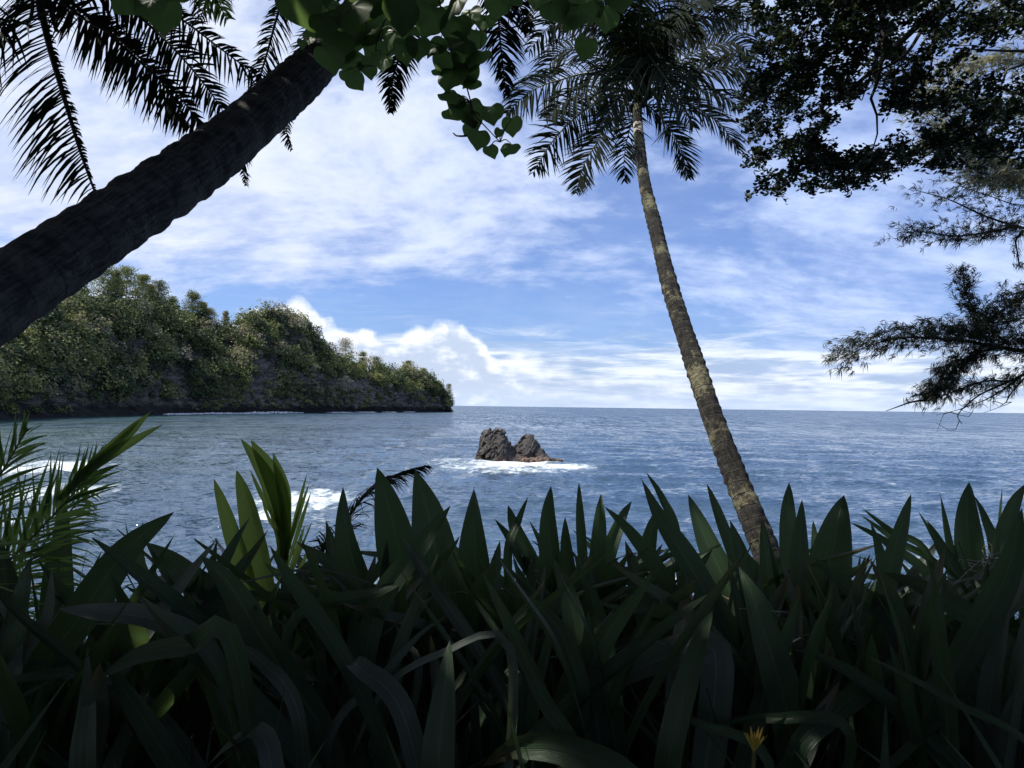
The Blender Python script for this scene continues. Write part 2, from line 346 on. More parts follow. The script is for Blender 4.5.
def water_mat():
    m, N, out = mat('sea_water'); a = N.new('ShaderNodeAttribute', attribute_name='lv'); fo, cal, sh = N.xyz(a.outputs['Vector'])
    tc = N.new('ShaderNodeTexCoord').outputs['Object']
    x, y, z = N.xyz(tc); dist = N.m('SQRT', N.add(N.mul(x, x), N.mul(y, y)))
    deep = N.mix(sh, (.032, .064, .105), (.030, .062, .062))
    patch = N.step(N.noise(N.vscale(tc, .004, .010, 1), 1, 4, .5), .35, .65)
    deep = N.mix(N.mul(patch, .5), deep, (.018, .045, .095))
    P = N.new('ShaderNodeBsdfPrincipled'); P.inputs['IOR'].default_value = 1.333
    N.put(P.inputs['Roughness'], N.step(dist, 40, 900, .07, .14))
    # foam: field from the mesh, broken up by lace-like noise
    lace = N.noise(N.vscale(tc, 1, .7, 1), .45, 9, .70, 1.4); lace2 = N.noise(tc, 2.4, 5, .6, .6)
    fm = N.add(fo, N.add(N.mul(N.sub(lace, .5), 1.5), N.mul(N.sub(lace2, .5), .5)))
    foam = N.mul(N.step(fm, .46, .95), N.step(fo, .02, .15))
    N.put(P.inputs['Base Color'], deep)
    def slope(sx, sy, amp, det):
        n = N.noise(N.vscale(tc, sx, sy, 1), 1.0, det, .62, .25, col=True)
        q = N.new('ShaderNodeVectorMath', operation='SUBTRACT'); N.put(q.inputs[0], n); q.inputs[1].default_value = (.5, .5, .5)
        w = N.new('ShaderNodeVectorMath', operation='SCALE'); N.put(w.inputs[0], q.outputs[0]); N.put(w.inputs['Scale'], amp); return w.outputs[0]
    def vadd(a, b):
        q = N.new('ShaderNodeVectorMath', operation='ADD'); N.put(q.inputs[0], a); N.put(q.inputs[1], b); return q.outputs[0]
    gust = N.step(N.noise(N.vscale(tc, .006, .016, 1), 1, 3, .5), .3, .7, .75, 1.2)
    sl = vadd(vadd(slope(1.1, 2.8, N.mul(gust, 1.7), 5), slope(.35, 1.3, .8, 4)), vadd(slope(.07, .40, .38, 4), slope(.012, .06, .30, 3)))
    far = N.step(dist, 120, 420)
    sl = vadd(sl, vadd(slope(.40, .05, N.mul(far, 1.0), 4), slope(.06, .014, N.mul(far, .45), 4)))
    sl = N.vscale(sl, .7, 1.3, 0)
    sl = vadd(sl, N.vec(0, N.step(dist, 40, 500, -.02, -.17), 0))   # wave fronts lean towards the shore
    gn = N.new('ShaderNodeNewGeometry').outputs['Normal']
    nv = N.new('ShaderNodeVectorMath', operation='NORMALIZE'); N.put(nv.inputs[0], vadd(gn, sl)); N.l.new(nv.outputs[0], P.inputs['Normal'])
    D = N.new('ShaderNodeBsdfDiffuse'); N.put(D.inputs[0], N.mix(N.step(fm, .55, 1.1), (.34, .40, .43), (.66, .69, .71)))
    mx = N.new('ShaderNodeMixShader'); N.put(mx.inputs[0], foam); N.l.new(P.outputs[0], mx.inputs[1]); N.l.new(D.outputs[0], mx.inputs[2]); N.l.new(mx.outputs[0], out.inputs[0]); return m
M['water'] = water_mat()

# ------------------------------------------------------------------ sea
def foot(px, py):
    """point on the sea surface seen at that pixel"""
    d = EYE / ((py - HOR(px)) / F); return np.array(((px - 512) / F * d, d))
def build_sea():
    az_in = np.linspace(R(-41), R(41), 640)
    az = np.concatenate([np.linspace(R(-178), R(-42), 70), az_in, np.linspace(R(42), R(178), 70)])
    rows = np.concatenate([np.geomspace(.16, 2, 22, endpoint=False), np.arange(2, 60, .55), np.arange(60, 260, 1.0), np.arange(260, 700, 14)])
    r = EYE * F / rows
    A_, R_ = np.meshgrid(az, r); X = R_ * np.sin(A_); Y = R_ * np.cos(A_)
    spacing = np.abs(np.gradient(r))[:, None] + R_ * 0.0023
    Z = np.zeros_like(X); g = np.random.default_rng(3)
    for i in range(80):
        lam = math.exp(g.uniform(math.log(1.1), math.log(26))); th = R(g.normal(255, 32)); k = 2 * np.pi / lam
        amp = .0072 * lam ** .85 * (1 if lam < 8 else .6); ph = g.uniform(0, 6.28)
        att = np.clip((lam / (2.6 * spacing)) - .6, 0, 1)
        w = k * (X * math.cos(th) + Y * math.sin(th)) + ph + 1.2 * np.sin(.045 * X + .03 * Y + i)
        Z += att * amp * (np.sin(w) + .35 * np.sin(2 * w + .6))
    Z *= np.clip(2200 / R_, 0, 1)
    # foam fields and teal shallows
    foam = np.zeros_like(X); sh = np.zeros_like(X)
    PX = 512 + F * X / np.maximum(Y, 1e-3); PY = HOR(PX) + EYE * F / np.maximum(Y, 1e-3)
    def blob(cx, cy, rx, ry, s, tilt=0):
        c = foot(cx, cy); e = foot(cx + rx, cy); n = foot(cx, cy + ry); sx = abs(e[0] - c[0]); sy = abs(n[1] - c[1]) + .5
        dx = X - c[0]; dy = Y - c[1] - tilt * (X - c[0]); return s * np.exp(-((dx / sx) ** 2 + (dy / sy) ** 2) ** 1.3 * .8)
    front = Y > 5
    for b in [(515, 464, 54, 7, .95), (487, 466, 40, 5, .75), (560, 467, 42, 3.5, .95), (450, 461, 30, 5, .7), (530, 471, 55, 4, .45), (585, 464, 28, 3, .6),
              (500, 459, 64, 6, .7), (520, 470, 84, 6, .72), (470, 466, 40, 6, .75), (610, 473, 60, 4, .34), (400, 476, 60, 5, .3), (660, 470, 50, 2, .3), (560, 480, 90, 3, .28),
              (300, 500, 62, 12, .92), (270, 512, 60, 14, .75), (335, 515, 50, 12, .6), (320, 488, 40, 6, .5), (240, 530, 70, 20, .35),
              (35, 468, 75, 12, 1.0), (60, 492, 70, 14, .8), (20, 520, 60, 20, .7), (893, 484, 9, 1.6, .55), (365, 470, 26, 3, .4), (365, 462, 20, 1.5, .4),
              (700, 460, 12, 1, .35), (960, 560, 120, 30, .55), (700, 585, 140, 30, .6), (420, 600, 160, 40, .7)]:
        foam = np.maximum(foam, np.where(front, blob(*b), 0))
    sh = np.where(front, np.exp(-((PX - 60) / 260) ** 2) * np.clip((500 - PY) / 60, 0, 1) * np.clip((PY - 404) / 6, 0, 1), 0)
    c = foot(530, 474); Z += .5 * np.exp(-(((X - c[0]) / 16) ** 2 + ((Y - c[1]) / 2.5) ** 2))
    c = foot(620, 478); Z += .45 * np.exp(-(((X - c[0]) / 22) ** 2 + ((Y - c[1] - .05 * (X - c[0])) / 2.2) ** 2))
    c = foot(640, 500); Z += .35 * np.exp(-(((X - c[0]) / 18) ** 2 + ((Y - c[1] + .05 * (X - c[0])) / 1.8) ** 2))
    mb = MB(); mb.grid(np.stack([X, Y, Z], -1)[:, ::-1], np.stack([foam, 0 * foam, sh], -1)[:, ::-1])
    o = mb.build('sea', M['water']); tag(o, kind='structure')
build_sea()

# ------------------------------------------------------------------ headland
WL = [(-190, 432), (-60, 423), (0, 419), (60, 417.3), (120, 415.6), (170, 414.4), (250, 413.6), (330, 412.8), (400, 412.3), (440, 412.0), (452, 411.9)]
SKY = [(-190, 280), (-60, 290), (0, 300), (60, 295), (100, 291), (130, 294), (165, 303), (190, 312), (215, 318), (232, 321), (248, 312), (265, 306), (280, 306), (296, 310), (310, 322), (322, 336), (336, 350),
       (352, 357), (364, 360), (378, 362), (400, 365), (415, 368), (430, 376), (440, 385), (447, 396), (452, 408)]
wl_x = np.array([p[0] for p in WL]); wl_d = np.array([EYE * F / (p[1] - HOR(p[0])) for p in WL])
sk_x = np.array([p[0] for p in SKY]); sk_y = np.array([p[1] for p in SKY])
def n3(P, s, o=0.0):
    return np.array([mnoise.fractal(Vector((p[0] * s + o, p[1] * s, p[2] * s)), 0.7, 2.0, 5) for p in P.reshape(-1, 3)]).reshape(P.shape[:-1])
def head_point(px, v):
    """v 0 waterline .. 1 skyline .. 2 back waterline"""
    d0 = np.interp(px, wl_x, wl_d); py = np.interp(px, sk_x, sk_y); tip = np.clip((452 - px) / 60, 0, 1)
    back = 20 + 75 * tip; d1 = d0 + back
    H = EYE + d1 * (HOR(px) - py) / F - 16.5 * (.30 + .70 * tip)     # crowns add to this
    H = np.maximum(H, 1.5); cl = np.minimum(np.interp(px, [-200, 150, 300, 440], [14, 15, 26, 22]), H * .62)
    vv = np.clip(v, 0, 1); s = np.clip((vv - .18) / .82, 0, 1)
    z = np.where(vv < .18, cl * (vv / .18), cl + (H - cl) * np.sin(s * np.pi / 2) ** .9)
    dd = d0 + back * np.where(vv < .18, .10 * vv / .18, .10 + .90 * s ** 1.25)
    b = np.clip(v - 1, 0, 1); z = z * (1 - b ** 1.6); dd = dd + 110 * b * (.3 + .7 * tip)
    x = (px - 512) / F * dd; x = x + 0 * z
    return np.stack([x, dd, z], -1)
def build_headland():
    U, V = np.meshgrid(np.linspace(-190, 452, 330), np.concatenate([np.linspace(0, .18, 14), np.linspace(.2, 1, 40), np.linspace(1.1, 2, 8)]))
    P = head_point(U, V)
    nz = n3(P, .028); nz2 = n3(P, .11, 9); k = np.clip(V / .1, .2, 1)
    P[..., 1] += (nz * 13 + nz2 * 3.0) * k; P[..., 0] += nz2 * 3 * k; P[..., 2] += nz * 2.5 * np.clip(V, 0, 1)
    # undercut at the waterline
    P[..., 1] += np.where(V < .06, 12 * (1 - V / .06), 0); P[..., 2] += np.where(V == 0, -1.5, 0)
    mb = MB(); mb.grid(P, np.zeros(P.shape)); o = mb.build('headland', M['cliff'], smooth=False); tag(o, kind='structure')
    return P, U, V
HP, HU, HV = build_headland()

def crown_quads(mb, c, rx, rz, n, size, tint, flat=.55, g=rng):
    d = nrm(g.normal(0, 1, (n, 3))); d[:, 2] = np.abs(d[:, 2]) * 1.15 - .18; d = nrm(d)
    lump = 1 + .22 * np.sin(d[:, 0] * 5 + c[0]) * np.sin(d[:, 1] * 6 + c[1]) + .16 * np.sin(d[:, 2] * 9 + d[:, 0] * 7 + c[0])
    rad = g.uniform(.62, 1.04, n) * lump
    P = c + d * rad[:, None] * np.array([rx, rx, rz])
    nn = nrm(d * flat + g.normal(0, .5, (n, 3)) + np.array([0, 0, .25]))
    quads(mb, P, nn, size * g.uniform(.6, 1.5, n), size * g.uniform(.5, 1.1, n), np.clip(tint + g.normal(0, .05, n), 0, 1))
def build_forest():
    mb = MB(); g = np.random.default_rng(11); nn = HP.shape; cnt = 0
    rows = np.where((HV[:, 0] > .10) & (HV[:, 0] < 1.65))[0]
    for _ in range(2500):
        ri = int(g.choice(rows)); ci = int(g.integers(0, nn[1])); p = HP[ri, ci]; px = HU[ri, ci]; v = HV[ri, ci]
        if p[2] < 6: continue
        bare = mnoise.noise(Vector((p[0] * .02, p[2] * .05, 3.3)))
        if v < .38 and px > 290 and bare > .12: continue
        if v < .26 and g.random() < .45: continue
        k = np.interp(px, [0, 452], [1, 1.15]); rx = g.gamma(5, 1.15) * k * np.interp(px, [100, 452], [1.05, .85]); rx = min(max(rx, 2.4), 11); rz = rx * g.uniform(.9, 1.5)
        if v > .95: rx *= .8; rz *= .8
        z = mnoise.noise(Vector((p[0] * .02 + 5, p[1] * .02, p[2] * .03)))
        t = np.clip(.38 + z * .5 + g.normal(0, .28), .0, .84)
        if g.random() < .06: t = g.uniform(.85, 1)
        if g.random() < .14: rx = g.uniform(1.6, 2.8); rz = g.uniform(4, 7.5)
        c = p + np.array([0, -rx * .35, rz * g.uniform(.2, .75)]); crown_quads(mb, c, rx, rz, int(50 + rx * 26), .95 + rx * .07, t, g=g); cnt += 1
    # hanging scrub on the cliff face
    for _ in range(900):
        ri = int(g.integers(3, 16)); ci = int(g.integers(0, nn[1])); p = HP[ri, ci]
        if mnoise.noise(Vector((p[0] * .03, p[2] * .02, 8))) < -.12: continue
        crown_quads(mb, p + np.array([0, -1, 0]), g.uniform(2, 4.5), g.uniform(2, 5.5), 60, 1.0, np.clip(g.normal(.5, .25), 0, 1), g=g)
    o = mb.build('forest', M['forest'], smooth=False)
    tag(o, 'dense green woodland covering the whole headland across the bay', 'forest', kind='stuff')
build_forest()

# trees that stand clear of the woodland's outline
def far_tree(px, py_top, hpx, wpx, pale, label, kind='ironwood_tree'):
    d = float(np.interp(px, wl_x, wl_d)) + 82; top = pt(px, py_top, d); h = hpx / F * d; w = wpx * 1.25 / F * d
    base = top - np.array([0, 0, h + 9]); g = np.random.default_rng(int(px * 7 + py_top))
    t = thing(kind, base, label, 'tree', 'trees on the headland skyline')
    mb = MB(); tube(mb, spline([base, base + (top - base) * .5 + g.normal(0, .3, 3), top], 8), np.linspace(.45, .08, 8), 6)
    for k in range(9):
        f = g.uniform(.45, .95); b = base + (top - base) * f; a = g.uniform(0, 6.28); l = w * (.55 - .35 * f)
        tube(mb, spline([b, b + np.array([math.cos(a) * l, math.sin(a) * l, l * .8])], 4), [.12, .09, .06, .03], 4)
    mb.build('trunk', M['twig'], t)
    mb = MB()
    for k in range(int(26 + hpx * 1.2)):
        f = g.uniform(.42, 1.0); a = g.uniform(0, 6.28); rr = w * .5 * (1.06 - f) * 1.9 * g.uniform(.2, 1); c = base + (top - base) * f + np.array([math.cos(a) * rr, math.sin(a) * rr, g.normal(0, .4)])
        n = 58; cr = w * .15; P = c + g.normal(0, 1, (n, 3)) * np.array([cr, cr, cr * .35])
        quads(mb, P, g.normal(0, 1, (n, 3)), g.uniform(.7, 1.7, n), .5, np.clip(pale + g.normal(0, .1, n), 0, 1))
    mb.build('crown', M['forest'], t, smooth=False)
for a in [(104, 265, 34, 24, .55, 'feathery ironwood tree poking from the ridge just below the leaning trunk'),
          (127, 268, 34, 20, .6, 'brownish thin-topped ironwood beside the first tree of the ridge line'),
          (143, 275, 30, 15, .62, 'greyish sparse ironwood between the brown ironwood and the dark pointed one'),
          (159, 281, 30, 18, .35, 'dark green layered ironwood at the right end of the close ridge group'),
          (193, 291, 28, 16, .5, 'lone spindly ironwood rising in the dip of the headland ridge'),
          (78, 276, 30, 16, .4, 'first dark ironwood peeping out right under the leaning trunk'),
          (116, 272, 32, 12, .3, 'slim dark ironwood squeezed between the two brownish ridge trees'),
          (151, 286, 26, 10, .7, 'small olive ironwood just left of the dark layered one'),
          (173, 297, 20, 11, .45, 'short dark tree starting the gentle slope right of the ridge group'),
          (203, 303, 18, 9, .6, 'short twiggy tree close beside the lone spindly ironwood'),
          (408, 361, 12, 8, .5, 'small upright tree on the low outer ridge of the headland'),
          (424, 368, 12, 8, .7, 'olive upright tree where the outer ridge starts to drop to the sea'),
          (209, 309, 10, 14, .9, 'low pale bushy tree right of the lone spindly ironwood'),
          (226, 311, 12, 6, .9, 'tiny bare-topped tree where the ridge dips lowest'),
          (346, 339, 24, 17, .98, 'pale straw coloured tree standing on the slope right of the dome'),
          (363, 352, 18, 9, .55, 'narrow upright green tree next to the pale straw tree'),
          (376, 357, 12, 12, .4, 'dark rounded small tree right of the narrow upright one'),
          (449, 384, 20, 6, .85, 'thin dry sapling leaning out at the seaward tip of the headland')]:
    far_tree(*a)
for px, py, hpx, wpx, pale, label in [(311, 366, 20, 16, .95, 'pale yellow green tree hanging on the dark slope below the dome'),
                                      (300, 384, 22, 12, .7, 'yellow green tree low on the cliff under the dome'),
                                      (342, 376, 18, 14, .98, 'straw coloured tree halfway down the cliff below the skyline straw tree'),
                                      (268, 388, 24, 10, .92, 'pale drooping tree clinging above the dark cliff foot'),
                                      (88, 378, 28, 22, .75, 'pale leafy tree hanging low over the water under the ridge')]:
    d = float(np.interp(px, wl_x, wl_d)) + 2; c = pt(px, py + hpx * .5, d); h = hpx / F * d; w = wpx / F * d; g = np.random.default_rng(px)
    t = thing('cliff_tree', c - np.array([0, 0, h * .5]), label, 'tree', 'pale trees on the cliff face')
    mb = MB(); tube(mb, spline([c + np.array([0, 8, -h * .6]), c + np.array([0, 2, -h * .2]), c + np.array([0, 0, h * .3])], 6), np.linspace(.35, .1, 6), 5); mb.build('trunk', M['twig'], t)
    mb = MB()
    for k in range(9): crown_quads(mb, c + g.normal(0, 1, 3) * np.array([w * .3, 1.5, h * .3]), w * .25, w * .2, 60, 1.0, pale, g=g)
    mb.build('crown', M['forest'], t, smooth=False)

# surf at the headland foot
def build_surf():
    mb = MB(); g = np.random.default_rng(5)
    for (x0, x1, hh) in [(168, 205, .5), (205, 235, .9), (236, 252, .5), (252, 290, 1.6), (288, 300, .5), (330, 350, .5), (358, 372, .9), (386, 396, .5), (404, 414, .6)]:
        n = int((x1 - x0) * 2.5)
        for i in range(n):
            px = g.uniform(x0, x1); d = float(np.interp(px, wl_x, wl_d)) - g.uniform(0, 5); c = np.array([(px - 512) / F * d, d, .1])
            s = g.uniform(.9, 2.3); k = 9; P = c + g.normal(0, 1, (k, 3)) * np.array([s * 1.6, s, hh * .35]); P[:, 2] = np.abs(P[:, 2]) + .05
            quads(mb, P, g.normal(0, .5, (k, 3)) + np.array([0, -.3, 1]), s, s * .8, .5)
    o = mb.build('surf', M['foam'], smooth=False); tag(o, 'thin line of white surf along the foot of the headland cliff', 'surf', kind='stuff')
build_surf()

# ------------------------------------------------------------------ sea rock
def build_rock():
    D = 128.0; c = foot(512, 465); c = np.array([c[0], D]); X0 = (512 - 512) / F * D
    prof = [(475, 466), (477.5, 458), (480, 449), (482, 438), (486, 431), (489, 428.5), (492, 430.5), (496, 429), (501, 428.5), (504, 433), (507, 442), (511, 446), (516, 444), (521, 440), (526, 436), (529, 434.5), (533, 437), (536, 446),
            (541, 449), (544, 454), (548, 458), (553, 462), (560, 465)]
    xs = np.array([(p[0] - 512) / F * D for p in prof]); hs = np.array([EYE - D * (p[1] - HOR(p[0])) / F + .1 for p in prof]); hs = np.maximum(hs, -.4)
    nu, nv = 170, 90; U, V = np.meshgrid(np.linspace(xs[0] - .5, xs[-1] + .5, nu), np.linspace(-1, 1, nv))
    depth = 4.2; ridge = np.interp(U, xs, hs, left=-1, right=-1); shift = 1.2 * np.sin(U * .5)
    fall = np.clip(1 - np.abs(V) ** 1.25, 0, 1) ** .62
    Z = -1.2 + (ridge + 1.2) * fall; P = np.stack([U, V * depth + shift, Z], -1)
    a = n3(P, .55, 2); b = n3(P, 1.7, 7); v = np.array([mnoise.voronoi(Vector((p[0] * .8, p[1] * .8, p[2] * .5)))[0][0] for p in P.reshape(-1, 3)]).reshape(nv, nu)
    P[..., 2] += (a * .9 + b * .6 - v * .9 + .25) * np.clip(ridge / 3, .15, 1) * (.35 + .65 * (np.abs(V) > .06))
    P[..., 1] += a * 1.3 + b * .8; P[..., 0] += b * .7 + (v - .3) * .7
    t = thing('sea_rock', (0, D, 0), 'jagged dark two-peaked lava rock standing in white surf in the bay', 'rock')
    P[..., 1] += 0; P = P + np.array([0, D, 0]); mb = MB(); mb.grid(P, np.zeros(P.shape)); o = mb.build('rock_mass', M['rock'], t, smooth=False)
    mb = MB(); g = np.random.default_rng(9)
    for px, py, s in [(546, 461, .8), (551, 464, .7), (540, 463, .9), (556, 466, .5), (534, 463, .8), (526, 464, .6), (549, 459, .6), (480, 463, .7), (561, 467, .4)]:
        x = (px - 512) / F * (D - 4.0); V = nrm(g.normal(0, 1, (1, 3))); import bmesh
        bm = bmesh.new(); bmesh.ops.create_icosphere(bm, subdivisions=2, radius=1)
        vs = np.array([v.co[:] for v in bm.verts]); fs = [[q.index for q in f.verts] for f in bm.faces]; bm.free()
        vs = vs * (1 + .35 * g.normal(0, .5, (len(vs), 1))) * np.array([s * 1.3, s, s * .8]); mb.raw(vs + np.array([x, D - 3.4 - g.uniform(0, 1), .25]), [[0, 0, .5]], None, fs)
    mb.build('foot_boulders', M['rock'], t, smooth=False)
build_rock()

# ------------------------------------------------------------------ near ground: the bluff
def gz(x, y):
    z = np.interp(y, [-30, 0, 3.2, 4.4, 8, 10.5, 13, 18, 26], [8.9, 8.45, 8.35, 7.3, 6.1, 5.7, 3.6, -.6, -2])
    return z + .12 * np.sin(x * .9 + y * .4) + .06 * np.sin(x * 2.3 - y * 1.7) + np.where(y > 12, .5 * np.sin(x * .35), 0)
def build_ground():
    X, Y = np.meshgrid(np.linspace(-45, 45, 240), np.concatenate([np.linspace(-30, 0, 20), np.linspace(.3, 26, 120)]))
    Z = gz(X, Y) + .05 * n3(np.stack([X, Y, 0 * X], -1), 1.4); mb = MB(); mb.grid(np.stack([X, Y, Z], -1), np.zeros(X.shape + (3,)))
    tag(mb.build('ground', M['soil']), kind='structure')
build_ground()

# ------------------------------------------------------------------ palms
def frond(C, length_side, mats, parent, width=.045, n=46, droop=.55, up=(0, 0, 1), start=.12, sweep=.55, tint=.4, asym=(1, 1), gap=0.0, curl=.2, rib=.02, name='frond', g=rng, roll=0.0):
    """C spine samples; leaflets on both sides"""
    T, S, B = frames(C, up); n_s = len(C); mb = MB()
    seg = 4
    for side, am in ((-1, asym[0]), (1, asym[1])):
        if am <= 0: continue
        for i in range(n):
            f = start + (1 - start) * (i + g.uniform(-.3, .3)) / n; f = min(max(f, start), .995)
            if g.random() < gap: continue
            j = f * (n_s - 1); a = int(j); w = j - a; b = min(a + 1, n_s - 1)
            p = C[a] * (1 - w) + C[b] * w; t = nrm(T[a] * (1 - w) + T[b] * w); s = S[a] * side; s = nrm(s * math.cos(roll) + B[a] * math.sin(roll) * side)
            prof = math.sin(min(1, (f - start * .5) * 1.25) * math.pi) ** .55 if f < .62 else (1 - ((f - .62) / .38) ** 1.7 * .84)
            L = length_side * am * max(prof, .13) * g.uniform(.85, 1.1)
            ang = sweep + (1.0 - sweep) * (1 - f) * .9 + g.normal(0, .12)
            d = nrm(t * math.cos(ang * 1.35) + s * math.sin(ang * 1.35) + B[a] * .12)
            q = np.linspace(0, 1, seg + 1)[:, None]; dr = droop * g.uniform(.7, 1.3)
            dirs = nrm(d + np.array([0, 0, -1.0]) * dr * q ** 1.0 * 1.6)
            step = L / seg; pts = np.vstack([p, p + np.cumsum(dirs[:-1] * step, axis=0)])
            wv = nrm(np.cross(dirs, np.cross(t, dirs) + g.normal(0, .25, 3)))
            ww = (width * np.array([.55, 1, .85, .5, .04]))[:, None]
            Pq = np.stack([pts - wv * ww * .5, pts + wv * ww * .5], 1)
            A = np.zeros((seg + 1, 2, 3)); A[:, 0, 0] = -1; A[:, 1, 0] = 1; A[..., 1] = q; A[..., 2] = np.clip(tint + g.normal(0, .2), 0, 1)
            mb.grid(Pq, A)
    o = mb.build(name, mats[0], parent)
    mr = MB(); tube(mr, C, np.linspace(rib, rib * .22, n_s), 6); r = mr.build('rib', mats[1], o)
    r.matrix_parent_inverse = Matrix.Identity(4) if False else r.matrix_parent_inverse
    return o
def fix_parent(o, parent, root):
    """world placed mesh under a part whose parent is the root at an offset"""
    o.parent = parent; o.matrix_parent_inverse = Matrix.Identity(4)
_old_build = MB.build
def _build(s, name, m, parent=None, smooth=True):
    o = _old_build(s, name, m, None, smooth)
    if parent is not None:
        root = parent
        while root.parent: root = root.parent
        o.parent = parent
        if parent is root: o.matrix_parent_inverse = Matrix.Translation(-root.location)
        else: o.matrix_parent_inverse = Matrix.Identity(4)   # the part's own inverse already cancels the root
    return o
MB.build = _build

def trunk(mb, C, rad, seg, ring, amp, g, rough=.02):
    ref = (1, .1, 0)
    """palm trunk with leaf-scar rings"""
    n = len(C); T, S, B = frames(C, (1, .1, 0)); L = np.concatenate([[0], np.cumsum(np.linalg.norm(np.diff(C, axis=0), axis=1))])
    ph = L / ring + .35 * np.sin(L * 2.1) + .2 * np.sin(L * 5.3); saw = (ph % 1.0); prof = np.exp(-((saw - .6) / .26) ** 2)
    th = np.linspace(0, 2 * np.pi, seg, endpoint=False); rr = rad[:, None] * (1 + amp * prof[:, None] * (1 + .5 * np.sin(th * 2 + L[:, None] * 3)) + rough * g.normal(0, .4, (n, seg)))
    rr *= 1 + .025 * np.sin(3 * th + L[:, None] * 1.3)
    P = C[:, None] + rr[..., None] * (np.cos(th)[None, :, None] * S[:, None] + np.sin(th)[None, :, None] * B[:, None])
    A = np.zeros((n, seg, 3)); A[..., 0] = (th / 6.2832)[None]; A[..., 1] = ph[:, None]; A[..., 2] = L[:, None]; mb.grid(P, A, close=True)

# --- the leaning trunk at the left
def leaning_palm():
    base = np.array([-2.45, .55, float(gz(-2.45, .55)) - .1])
    P = [base, np.array([-2.28, 1.35, EYE - .62]), pt(-80, 349, 2.2), pt(0, 297, 2.55), pt(110, 224, 3.15), pt(215, 152, 4.0), pt(290, 89, 4.75), pt(322, 58, 5.2), pt(352, 22, 5.8), pt(380, -35, 6.6)]
    C = spline(P, 260); t = thing('coconut_palm', base, 'thick dark coconut palm trunk leaning across the upper left corner of the view', 'palm')
    s = np.linspace(0, 1, 260); d = C[:, 1]
    wpx = np.interp(d, [1.5, 2.3, 2.55, 3.15, 4.0, 4.75, 5.2, 6.6], [86, 78, 72, 60, 51, 42, 35, 26]); rad = wpx / F * d * .5; rad[:30] *= np.linspace(1.35, 1, 30)
    mb = MB(); trunk(mb, C, rad, 44, .19, .075, np.random.default_rng(1), .03); mb.build('trunk', M['bark_dark'], t)
    top = C[-1]; g = np.random.default_rng(21)
    def fr(pts, side, **k):
        k.setdefault('up', (0, -1, .1)); frond(spline([top] + [pt(*q) for q in pts], 40), side, (M['frond'], M['rachis_dark']), t, g=g, **k)
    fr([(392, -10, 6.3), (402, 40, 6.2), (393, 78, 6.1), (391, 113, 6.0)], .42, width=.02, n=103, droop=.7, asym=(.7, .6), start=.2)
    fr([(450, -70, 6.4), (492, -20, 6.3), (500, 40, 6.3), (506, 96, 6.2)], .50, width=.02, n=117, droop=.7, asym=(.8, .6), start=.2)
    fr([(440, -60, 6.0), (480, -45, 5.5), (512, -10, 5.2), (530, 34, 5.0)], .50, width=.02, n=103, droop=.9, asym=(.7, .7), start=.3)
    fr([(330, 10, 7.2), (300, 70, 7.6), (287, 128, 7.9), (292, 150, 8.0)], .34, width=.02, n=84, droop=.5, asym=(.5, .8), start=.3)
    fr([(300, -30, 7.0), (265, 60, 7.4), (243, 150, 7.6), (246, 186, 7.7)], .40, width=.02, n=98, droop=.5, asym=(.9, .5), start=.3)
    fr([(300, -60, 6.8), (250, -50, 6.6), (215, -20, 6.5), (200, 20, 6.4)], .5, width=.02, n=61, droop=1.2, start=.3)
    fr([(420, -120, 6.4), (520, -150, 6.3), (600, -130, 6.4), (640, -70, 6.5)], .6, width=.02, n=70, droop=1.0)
    fr([(380, -130, 5.6), (370, -200, 4.6), (360, -260, 3.9)], .6, width=.02, n=70, droop=1.0)
    fr([(340, -110, 7), (300, -150, 7.5), (240, -150, 8)], .6, width=.02, n=70, droop=1.0)
leaning_palm()

